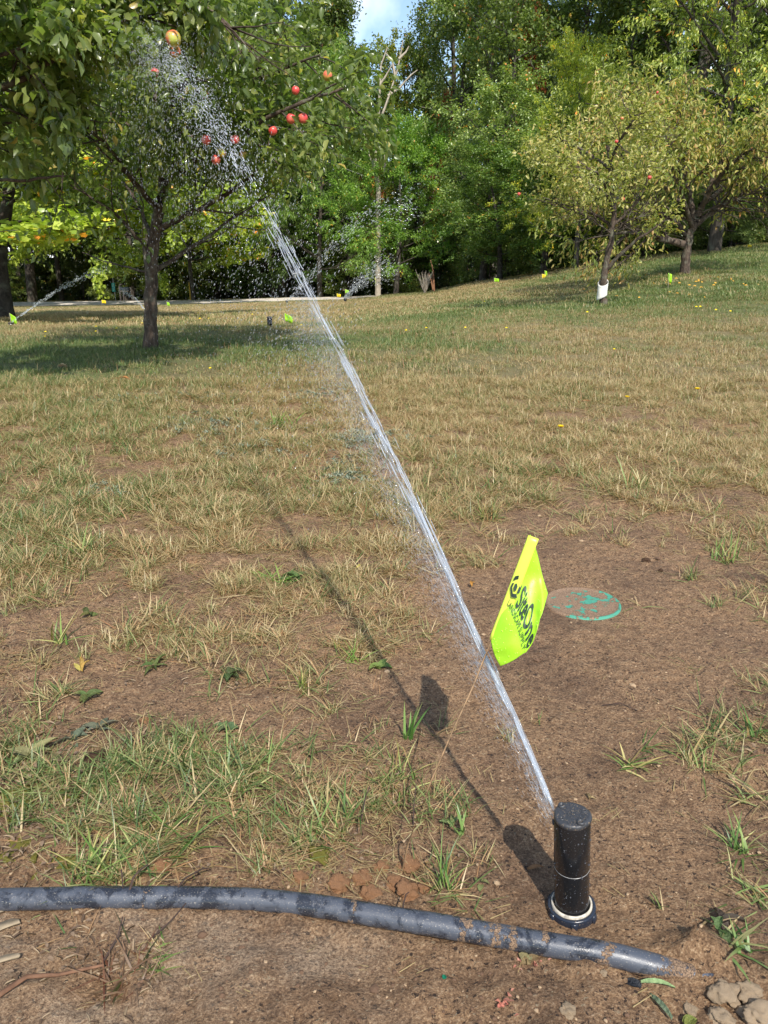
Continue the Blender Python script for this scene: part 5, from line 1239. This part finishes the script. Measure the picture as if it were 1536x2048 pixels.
twig([(826, 1655, .0), (828, 1630, .02), (832, 1608, .035)], .0010, 'dark red grass stalk touching the wire')

# ------------------------------------------------------------------ single plants
def tuft(px, py, n, L, W, lean, dry, label, col=(1, 1, 1), rad=.008, cat='grass tuft', droop=(.1, .9), seed=None):
    b = on_ground(px, py); V, F, A = blades(n, rad, L, W, lean, droop, seed or int(px * 7 + py), dry, segs=3)
    o = link('grass_tuft', mesh_np('grass_tuft', V, F, M['plant'], False, A), None, b - [0, 0, .001]); o.color = (*col, 1); return tag(o, label, cat)
tuft(607, 1385, 26, (.03, .048), (.0010, .0018), (.1, .75), .25, 'upright spiky grass tuft alone in the bare soil left of centre', (1.15, 1.2, .8))
tuft(1258, 1532, 20, (.03, .065), (.002, .0038), (.9, 1.45), .3, 'spreading crabgrass tuft in bare soil right of the jet', (1.1, 1.15, .9), .012)
tuft(1285, 1500, 8, (.03, .075), (.0015, .0030), (.6, 1.4), .15, 'loose grass spray just behind the crabgrass tuft', (.9, 1.05, .9))
tuft(1070, 1445, 9, (.02, .035), (.0012, .0022), (.7, 1.4), .6, 'small pale tuft touching the right side of the jet')
tuft(1400, 1535, 26, (.03, .075), (.0018, .0034), (.7, 1.5), .35, 'broad loose tuft at the right, left of the right-edge weeds', (.95, 1.05, .9), .02)
tuft(1440, 1480, 18, (.03, .06), (.0015, .003), (.8, 1.5), .5, 'dry mixed tuft behind the broad loose tuft at the right', rad=.018)
tuft(1500, 1480, 24, (.03, .07), (.0020, .0036), (.6, 1.4), .15, 'green tuft against the right edge, level with the crabgrass', (.85, 1.1, .85), .015)
tuft(1505, 1600, 26, (.03, .08), (.0016, .003), (.7, 1.5), .65, 'straw-coloured tuft at the right edge above the sprinkler', rad=.02)
tuft(1480, 1700, 28, (.03, .06), (.0018, .0034), (.4, 1.4), .2, 'green tuft at the right edge level with the sprinkler top', (.9, 1.1, .85), .015)
tuft(1500, 1790, 26, (.02, .06), (.0018, .0034), (.8, 1.5), .4, 'flattened tuft at the right edge level with the collar', (.9, 1.05, .9), .022)
tuft(1470, 1905, 20, (.03, .075), (.0024, .0044), (.6, 1.45), .2, 'broad-bladed weed at the lower right edge', (.75, 1.0, .85), .015)
tuft(1430, 1860, 10, (.02, .04), (.0015, .003), (.8, 1.5), .7, 'withered tuft beside the curled dark leaf', rad=.015)
tuft(1312, 1820, 7, (.015, .028), (.0016, .0028), (.1, .7), .3, 'tiny sprout in mud right of the sprinkler')
tuft(886, 1770, 26, (.025, .062), (.0016, .0030), (.1, 1.1), .25, 'upright green tuft standing right of the orange clods', (.85, 1.1, .8), .010)
tuft(900, 1790, 20, (.02, .055), (.0010, .0020), (.7, 1.5), .8, 'bleached straw fan spreading from the tuft by the clods', (1.1, 1.1, 1.05), .012)
tuft(925, 1672, 7, (.025, .045), (.0022, .0040), (.1, .8), .15, 'two-leaved seedling between the wire and the sprinkler', (.9, 1.15, .9), .004)
tuft(815, 1480, 8, (.035, .065), (.0030, .0052), (.15, .8), .1, 'broad-bladed grass plant left of the wire', (.8, 1.1, .85), .006)
tuft(800, 1560, 42, (.03, .075), (.0014, .0026), (.3, 1.3), .35, 'dense green grass clump left of the lower wire', (.9, 1.1, .8), .03)
tuft(170, 1110, 40, (.05, .12), (.0028, .0048), (.4, 1.3), .3, 'large pale-green tuft at the left in the middle distance', (1.1, 1.15, 1.05), .03)
tuft(120, 1290, 18, (.04, .10), (.0030, .0050), (.3, 1.3), .2, 'bright green coarse tuft at the left above the moss', (1.05, 1.2, .85), .02)
tuft(560, 1165, 34, (.03, .07), (.0028, .0046), (.5, 1.3), .05, 'vivid green leafy tuft near the centre left', (.9, 1.35, .7), .03)
tuft(570, 850, 40, (.04, .09), (.003, .005), (.3, 1.2), .0, 'fresh green tuft far out left of the jet', (.8, 1.3, .7), .06)
tuft(1270, 980, 22, (.06, .15), (.0035, .006), (.3, 1.2), .25, 'tall pale-bladed tuft on the far edge of the bare soil', (1.05, 1.15, 1.1), .03)
tuft(1450, 1120, 34, (.04, .10), (.0022, .004), (.3, 1.2), .3, 'green tuft at the right beyond the lid', (.9, 1.05, .8), .03)
tuft(975, 1040, 34, (.04, .09), (.0022, .004), (.3, 1.3), .45, 'tuft on the upper left edge of the bare soil right of the jet', (1, 1.05, .85), .03)
tuft(1235, 1070, 18, (.03, .07), (.002, .0036), (.5, 1.4), .6, 'straggling tuft on the bare soil beyond the lid', rad=.03)
tuft(1280, 1215, 6, (.04, .07), (.0018, .0032), (1.0, 1.5), .7, 'flattened straw sprig right beside the lid', rad=.006)
tuft(700, 1320, 30, (.03, .065), (.0018, .0032), (.4, 1.3), .25, 'green tuft at the centre in front of the bleached straw', (.95, 1.2, .75), .025)
tuft(330, 1690, 44, (.04, .09), (.0020, .0036), (.5, 1.4), .3, 'tangled green grass right behind the pipe at the left', (.85, 1.08, .8), .04)
tuft(180, 1745, 26, (.04, .08), (.0020, .0036), (.4, 1.4), .2, 'green tuft leaning over the moss near the pipe', (.95, 1.15, .8), .02)
tuft(640, 1650, 40, (.04, .085), (.0020, .0034), (.4, 1.4), .35, 'long-bladed tuft left of the foot of the wire', (.85, 1.05, .85), .035)
tuft(480, 1560, 44, (.04, .085), (.0018, .0032), (.5, 1.4), .4, 'mixed green and straw tuft in the middle of the weedy patch', (.9, 1.08, .85), .04)
tuft(262, 1938, 60, (.02, .06), (.0012, .0026), (.9, 1.52), .8, 'dead brown grass clump in front of the pipe at the left', (.42, .32, .34), .03)
tuft(215, 1955, 40, (.02, .05), (.0010, .0022), (1.0, 1.54), .9, 'grey-brown withered clump left of the dead brown clump', (.36, .28, .28), .04)
tuft(300, 1935, 14, (.02, .045), (.0018, .0030), (.8, 1.5), .1, 'green blades growing out of the dead clump', (.9, 1.0, .8), .02)
tuft(110, 1860, 12, (.015, .035), (.001, .002), (.6, 1.5), .7, 'sparse dry sprigs on the pale sand at the left', rad=.05)
BROAD = (np.array([[x_, y_ * math.sin(math.pi * (.08 + .92 * x_) ** .8) ** .8 * .5, .18 * math.sin(2.4 * x_) - .30 * x_ ** 2 + .12 * abs(y_)] for x_ in np.linspace(0, 1, 6) for y_ in (-1, -.5, 0, .5, 1)]),
         [[a * 5 + b, a * 5 + b + 1, a * 5 + b + 6, a * 5 + b + 5] for a in range(5) for b in range(4)])
m, n_, l = new_mat('weed_leaf'); oi = n_.new('ShaderNodeObjectInfo'); t_ = noise_node(n_, l, 6, 4)
c_ = mix_rgb(n_, l, 1.0, mix_rgb(n_, l, t_.outputs['Fac'], (.60, .68, .6), (1.25, 1.2, 1.1)), oi.outputs['Color'], 'MULTIPLY')
p = principled(n_, l, c_, .45, .4, t_.outputs['Fac'], .4, .1); tr_ = n_.new('ShaderNodeBsdfTranslucent'); l.new(c_, tr_.inputs['Color']); mx = n_.new('ShaderNodeMixShader'); mx.inputs[0].default_value = .28
l.new(p.outputs[0], mx.inputs[1]); l.new(tr_.outputs[0], mx.inputs[2]); finish(n_, l, mx.outputs[0]); M['weed'] = m
broad_mesh = {}
for w_ in (.22, .38, .6, .9):
    broad_mesh[w_] = mesh_np('leaf', BROAD[0] * [1, w_, 1], np.array(BROAD[1]), M['weed'], True)
def rosette(px, py, n, L, wkey, label, col=(.10, .20, .045), spread=math.pi * 2, az0=0, cat='weed', lift=.25, jit=.25, name='weed', scat=.12):
    b = on_ground(px, py); e = empty(name, b, 0, label, cat); r = np.random.default_rng(int(px + py * 3))
    for k_ in range(n):
        o = link('leaf', broad_mesh[wkey], e); a = az0 + spread * (k_ + r.uniform(-.3, .3)) / n; s_ = L * r.uniform(.6, 1.1)
        o.location = (r.normal(0, L * scat), r.normal(0, L * scat), .001 + r.uniform(0, L * .12)); o.rotation_euler = (r.normal(0, .25), -lift + r.normal(0, .15), a); o.scale = (s_, s_ * r.uniform(.65, 1.1), s_ * r.uniform(.6, 1.4))
        g_ = 1 + r.uniform(-jit, jit); lum = (col[0] + col[1]) / 2 if cat == 'weed' and col[1] > col[0] else None; c3 = col if lum is None else (col[0] * .7 + lum * .35, col[1] * .80, col[2] * .8 + lum * .12); o.color = (c3[0] * g_ * r.uniform(.85, 1.3), c3[1] * g_, c3[2] * g_, 1)
    return e
rosette(62, 1512, 7, .045, .38, 'pale green broad-leaved weed at the left edge', (.24, .34, .12))
rosette(175, 1400, 9, .026, .6, 'low round-leaved weed left of the bare patch', (.12, .24, .05))
rosette(310, 1335, 6, .028, .38, 'small dandelion rosette on bare soil at the left', (.08, .20, .04))
rosette(462, 1362, 7, .026, .6, 'dark rounded rosette left of the spiky tuft', (.06, .14, .035))
rosette(450, 1455, 4, .022, .9, 'single heart-leaved seedling beside long green blades', (.10, .26, .08))
rosette(757, 1338, 6, .024, .6, 'bright green clover-like weed right of the centre tuft', (.13, .32, .05))
rosette(200, 1460, 10, .024, .6, 'dusty blue-green flattened leaves beside the pale weed', (.13, .19, .11))
rosette(150, 1480, 6, .03, .6, 'grey-green leaves lying on dark soil next to the pale weed', (.12, .18, .10))
rosette(180, 1232, 5, .022, .6, 'small mossy green sprout on the dark bare patch', (.10, .18, .03))
rosette(350, 1275, 6, .016, .6, 'tiny moss-green cushion of leaves on dark soil', (.07, .12, .02))
rosette(590, 1160, 9, .04, .38, 'green dandelion-like leaves at the foot of the vivid tuft', (.07, .20, .04))
rosette(905, 1655, 4, .022, .38, 'single broad leaf seedling nearest the sprinkler shadow', (.14, .30, .09), math.pi, .4)
rosette(958, 1770, 3, .012, .6, 'tiny oval seedling left of the sprinkler', (.14, .28, .08))
rosette(1300, 1990, 1, .045, .22, 'long pale green fallen leaf in front of the buried pipe end', (.34, .44, .22), .1, -.12, 'leaf', .02, name='fallen_leaf')
rosette(1445, 1880, 5, .020, .6, 'green oval leaves at the right beside the curled dark leaf', (.10, .22, .06))
rosette(1370, 2046, 2, .014, .9, 'bright green leaf cut by the bottom edge', (.20, .34, .04), 1.0, .2, lift=.1)
rosette(1345, 2030, 1, .035, .22, 'purple-green blade lying near the bottom edge', (.22, .26, .17), .1, 2.0, 'leaf', .05, name='fallen_leaf')
rosette(1050, 1912, 34, .0055, .6, 'sprawling pinkish-red spurge in front of the pipe', (.45, .22, .17), jit=.5, cat='weed', scat=1.4)
rosette(1055, 1925, 7, .011, .9, 'green seedling leaves at the foot of the pinkish spurge', (.24, .27, .10))
rosette(1010, 2010, 14, .006, .6, 'coral-red seedling cluster near the bottom edge', (.48, .20, .15), jit=.4, scat=.9)
rosette(1275, 1975, 1, .020, .6, 'dark grey flake of bark in front of the buried pipe end', (.035, .035, .045), .1, 2.6, 'bark flake', .0, name='bark_flake')
rosette(1440, 1858, 2, .034, .38, 'curled dark dead leaf at the right', (.07, .055, .045), 3.0, .1, 'leaf', .2, name='dead_leaf')
rosette(885, 1962, 1, .008, .9, 'tiny emerald plastic fragment on the soil at the bottom', (.0, .16, .09), .1, 1, 'fragment', .1, name='plastic_fragment')
rosette(1175, 1600, 2, .014, .38, 'pale twisted leaf between sprinkler and crabgrass', (.4, .3, .16), 2.8, .1, 'leaf', .05, name='dead_leaf')
rosette(1055, 1742, 1, .022, .38, 'brown curled leaf left of the sprinkler', (.30, .16, .07), .1, .2, 'leaf', .05, name='dead_leaf')
rosette(1160, 808, 2, .07, .6, 'orange-tan fallen leaf far out on the right', (.55, .26, .12), 2.5, 0, 'leaf', .1, name='dead_leaf')
rosette(118, 735, 2, .09, .38, 'large tan fallen leaf on the shaded lawn at the left', (.5, .36, .22), 2.5, 0, 'leaf', .1, name='dead_leaf')
rosette(240, 760, 3, .07, .6, 'orange fallen leaves on the lawn below the near apple tree', (.6, .28, .10), 5, 0, 'leaf', .1, name='dead_leaf')
rosette(166, 1348, 3, .030, .38, 'yellow and pinkish withered leaf at the left', (.55, .42, .12), 2.0, 1.2, 'leaf', .5, name='dead_leaf')
rosette(715, 1136, 3, .018, .6, 'small yellow leaf on the straw at the centre', (.62, .62, .08), 3, 0, 'leaf', .2, name='dead_leaf')
rosette(945, 1178, 2, .022, .38, 'orange withered leaf right of the jet', (.6, .28, .06), 1, 1.2, 'leaf', .6, name='dead_leaf')
# moss
M['moss'] = simple_mat('moss', (.20, .18, .04), .95, .1, 300, .5, .9, .002)
for px, py, r_, lb in ((18, 1610, .028, 'yellow-green moss cushion at the left edge, the upper one'), (45, 1700, .022, 'yellow-green moss patch behind the pipe at the left edge'), (105, 1725, .024, 'wide moss patch right of the left-edge moss'), (135, 1600, .014, 'small moss spot among litter at the left'), (640, 1708, .012, 'small moss spot left of the clods')):
    o = chunk(px, py, r_, 'moss', .12, 'moss_patch', lb, 'moss', sub=4, amp=.5)
# litter of dead leaf scraps at the left behind the pipe and on the sand
sv, sf, sa = [], [], None
V_, F_ = leaf_arrays(np.zeros((3, 3)) + [[0, 0, .001], [.01, .006, .002], [-.008, .010, .001]], np.array([[1., .2, .1], [-.3, 1, .05], [.7, -.7, .1]]), np.array([[0, .2, 1.]] * 3), np.array([.012, .007, .016]), np.array([.0035, .0045, .0022]), LEAF6)
m_l = leaf_mat('leaf_scrap', [(0., (.07, .045, .03)), (.5, (.20, .135, .09)), (1., (.36, .27, .18))], .2, .7, .2, False)
scr = mesh_np('leaf_scrap', V_, F_, m_l, False, {'rnd': np.repeat([.2, .6, .95], 7)})
xs, ys = sample(.55, 1.35, 9000, .55, .1); px_, py_ = to_px(xs, ys)
w_ = np.exp(-((px_ - 60) / 190) ** 2 - ((py_ - 1620) / 130) ** 2) + .8 * np.exp(-((px_ - 250) / 110) ** 2 - ((py_ - 1960) / 60) ** 2) + .25 * np.exp(-((px_ - 80) / 250) ** 2 - ((py_ - 1900) / 120) ** 2) + .14 * cover(xs, ys)
k = (rg.uniform(0, 1, len(xs)) < w_) & (np.abs(ys - pipe_y(xs)) > .018); xs, ys = xs[k], ys[k]
scatter('leaf_litter', [scr], np.stack([xs, ys, gz(xs, ys) + .001], 1), rg.uniform(0, 6.28, len(xs)), rg.uniform(.25, 1.25, len(xs)), np.zeros(len(xs)), np.zeros(len(xs)), tiltv=rg.normal(0, .45, len(xs)))
# dusty blue-green clippings lying in patches on the lawn
m_c = leaf_mat('dusty_clipping', [(0., (.20, .24, .17)), (1., (.42, .45, .35))], .1, .7, .2, False)
V_, F_ = leaf_arrays(rg.uniform(-.03, .03, (14, 3)) * [1, 1, .2] + [0, 0, .012], rg.normal(0, 1, (14, 3)) * [1, 1, .2], np.array([[0, .1, 1.]] * 14), rg.uniform(.015, .035, 14), rg.uniform(.003, .007, 14), KITE)
clp = mesh_np('clipping', V_, F_, m_c, False, {'rnd': np.repeat(rg.uniform(0, 1, 14), 4)}); PX = []
for a, b, sx, sy, n in ((200, 803, 70, 5, 70), (400, 797, 60, 4, 30), (405, 850, 65, 9, 100), (740, 882, 60, 9, 110), (690, 945, 50, 12, 70), (620, 795, 50, 8, 50), (220, 985, 35, 8, 25), (500, 905, 60, 8, 30)):
    for _ in range(n):
        q = at_height(a + rg.normal(0, sx * .7), b + rg.normal(0, sy * 1.2), 0); PX.append((q[0], q[1]))
PX = np.array(PX); scatter('dusty_clippings', [clp], np.stack([PX[:, 0], PX[:, 1], gz(PX[:, 0], PX[:, 1]) + .004], 1), rg.uniform(0, 6.28, len(PX)), rg.uniform(.35, .8, len(PX)), np.zeros(len(PX)), np.zeros(len(PX)))

# ------------------------------------------------------------------ yellow flowers and leaves on the lawn
M['petal'] = simple_mat('yellow_petal', (.80, .58, .01), .6, .3, 40, .15); M['fleaf'] = simple_mat('orange_leaf', (.62, .34, .05), .6, .3, 40, .3)
def flower(b, s_, label, group=None, stem_h=.05):
    e = empty('dandelion', b, 0, label, 'flower', group); g = Geo(); g.tube([(0, 0, -.01), (.003, 0, stem_h * .6), (0, 0, stem_h)], [.0012, .001, .0012], 5); link('stem', g.mesh('stem', M['weed']), e).color = (.12, .22, .06, 1)
    n = 22; a = np.arange(n) * 2 * np.pi / n; V_, F_ = leaf_arrays(np.tile([0, 0, stem_h], (n, 1)), np.stack([np.cos(a), np.sin(a), .35 + .4 * (np.arange(n) % 2)], 1), np.tile([0, 0, 1.], (n, 1)), np.full(n, s_), np.full(n, s_ * .35), KITE)
    link('flower_head', mesh_np('flower_head', V_, F_, M['petal']), e); return e
flower(on_ground(1120, 876), .016, 'single yellow dandelion standing in the dry grass right of the jet')
flower(on_ground(1392, 800), .018, 'yellow flower in the grass toward the right edge')
flower(on_ground(1252, 818), .014, 'small yellow flower left of the one toward the right edge')
for px, py in ((810, 666), (850, 660), (928, 661), (1010, 663), (1226, 700), (1390, 616), (1398, 616), (1429, 624), (1458, 626), (89, 668), (88, 678), (190, 657), (190, 667), (231, 659), (282, 648), (308, 636), (312, 673), (385, 637), (395, 628), (398, 640), (416, 637), (498, 624), (462, 636), (503, 630), (418, 743), (1172, 627), (767, 602), (968, 603), (600, 655), (700, 640)):
    b = on_ground(px, py + 3); s_ = .028 * max(.6, min(1.3, b[1] / 9)); V_, F_ = leaf_arrays(np.array([[0, 0, .03], [.01, .01, .032]]), np.array([[1., 0, .25], [-.2, 1, .2]]), np.array([[0, -.5, 1.]] * 2), np.full(2, s_), np.full(2, s_ * .8), LEAF6)
    tag(link('yellow_leaf', mesh_np('yellow_leaf', V_, F_, M['petal']), None, b), 'small yellow leaf fallen on the lawn beyond the bare soil', 'leaf', 'yellow leaves dotted over the lawn')
for k_ in range(34):
    px = fr.gauss(1370, 70); py = fr.gauss(573, 10)
    if px > 1530: continue
    b = on_ground(px, py); V_, F_ = leaf_arrays(np.array([[0, 0, .03]]), np.array([[1., fr.uniform(-1, 1), .2]]), np.array([[0, -.5, 1.]]), np.full(1, .05), np.full(1, .04), LEAF6)
    tag(link('orange_leaf', mesh_np('orange_leaf', V_, F_, M['fleaf']), None, b), 'orange leaf fallen on the grass around the peach tree', 'leaf', 'orange leaves under the peach tree')

# ------------------------------------------------------------------ roadside things
M['sign_green'] = simple_mat('sign_teal', (.02, .30, .24), .5, .4, 10, .05); M['galv'] = simple_mat('grey_post', (.32, .31, .29), .6, .4, 30, .2)
M['sign_white'] = simple_mat('sign_lettering', (.8, .8, .78), .6, .3, 10, .02); M['post_yellow'] = simple_mat('yellow_post', (.58, .36, .03), .6, .4, 8, .2)
M['mail_metal'] = simple_mat('grey_mailbox', (.14, .15, .17), .45, .5, 10, .2); M['post_wood'] = simple_mat('pale_post_wood', (.55, .40, .34), .8, .2, 12, .3)
def box(x0, x1, y0, y1, z0, z1):
    V_ = np.array([(x, y, z) for z in (z0, z1) for x, y in ((x0, y0), (x1, y0), (x1, y1), (x0, y1))], float)
    return V_, np.array([[0, 3, 2, 1], [4, 5, 6, 7], [0, 1, 5, 4], [1, 2, 6, 5], [2, 3, 7, 6], [3, 0, 4, 7]])
def box_part(name, args, mat, parent, bev=.004):
    o = link(name, mesh_np(name, *box(*args), mat), parent); b_ = o.modifiers.new('edges', 'BEVEL'); b_.width = bev; b_.segments = 2; return o
YS = 45.2
b = ground_at(226, YS); e = empty('address_sign', b, .1, 'vertical teal-green house number sign on a thin post by the road', 'sign')
g = Geo(); g.tube([(.06, 0, -.2), (.03, 0, .6), (.0, .0, 1.25)], .022, 6); link('post', g.mesh('post', M['galv']), e)
ztop = at_depth(224, 566, YS)[2] - b[2]
pl = box_part('sign_plate', (-.085, .085, -.035, -.02, ztop - .46, ztop), M['sign_green'], e)
for q in range(3):
    zc = ztop - .09 - q * .13
    for (a0, a1, c0, c1) in ((-.03, .03, .035, .045), (-.03, .03, -.045, -.035), (.02, .03, -.035, .035), (-.03, -.02, -.035, .0) if q != 1 else (-.03, -.02, .0, .035)):
        link('lettering', mesh_np('lettering', *box(a0, a1, -.039, -.036, zc + c0, zc + c1), M['sign_white']), pl)
b = ground_at(243, YS); e = empty('mailbox', b, -.25, 'grey rounded mailbox on a pale arched post beside the number sign', 'mailbox')
zm = at_depth(243, 577, YS)[2] - b[2]
g = Geo(); g.tube([(-.16, 0, -.2), (-.16, 0, zm * .6), (-.17, 0, zm + .10), (-.13, 0, zm + .20), (-.02, 0, zm + .22)], .035, 8); link('post', g.mesh('post', M['post_wood']), e)
g = Geo(); g.tube([(.03, 0, -.2), (.05, 0, zm * .5), (.10, .0, zm - .14)], .028, 6); link('brace', g.mesh('brace', M['post_wood']), e)
box_part('arm', (-.15, .34, -.05, .05, zm - .17, zm - .11), M['post_wood'], e)
prof = [(-.085, 0), (.085, 0)] + [(.085 * math.cos(a), .10 + .085 * math.sin(a)) for a in np.linspace(0, math.pi, 9)]
V_ = np.array([(x_, y_, zm - .108 + z_) for x_ in (-.08, .40) for y_, z_ in prof]); kk = len(prof)
F_ = [np.array([list(range(kk))[::-1], list(range(kk, 2 * kk))]), np.array([[q, (q + 1) % kk, (q + 1) % kk + kk, q + kk] for q in range(kk)])]
mb = link('mailbox_body', mesh_np('mailbox_body', V_, F_, M['mail_metal']), e)
link('door', mesh_np('door', np.array([(-.092 + .0 * q, y_ * 1.05, zm - .108 + z_ * 1.02) for q in (0,) for y_, z_ in prof] + [(-.083, y_ * 1.05, zm - .108 + z_ * 1.02) for y_, z_ in prof]), F_, M['galv']), mb)
b = ground_at(379, 45.2); e = empty('marker_post', b, 0, 'slim yellow utility marker post right of the near apple trunk', 'post')
zt = at_depth(379, 565, 45.2)[2] - b[2]; g = Geo(); g.tube([(0, 0, -.3), (0, 0, zt - .25)], .052, 10); link('post', g.mesh('post', M['post_yellow']), e)
V_, F_ = lathe([(.052, zt - .25), (.062, zt - .25), (.062, zt - .04), (.045, zt), (.0001, zt)], 12); link('cap', mesh_np('cap', V_, F_, M['post_yellow'], True), e)
# overhead cables
M['cable'] = simple_mat('overhead_cable', (.30, .30, .29), .6, .3)
for (a, b_, lb) in ((((560, 130), 38), ((760, 245), 47), 'upper overhead cable slanting down in front of the wood'), (((560, 215), 38), ((762, 360), 47), 'middle overhead cable slanting down in front of the wood'), (((560, 272), 38), ((775, 368), 47), 'lowest overhead cable slanting down in front of the wood')):
    p0 = at_depth(*a[0], a[1]); p1 = at_depth(*b_[0], b_[1]); d_ = p1 - p0; p0 = p0 - d_ * 1.2; p1 = p1 + d_ * .02; t_ = np.linspace(0, 1, 24)[:, None]; P = p0 * (1 - t_) + p1 * t_; P[:, 2] -= .25 * 4 * (t_ * (1 - t_))[:, 0] * 1.0
    g = Geo(); g.tube(P - p0, .016, 5); tag(link('overhead_cable', g.mesh('overhead_cable', M['cable']), None, p0), lb, 'cable')
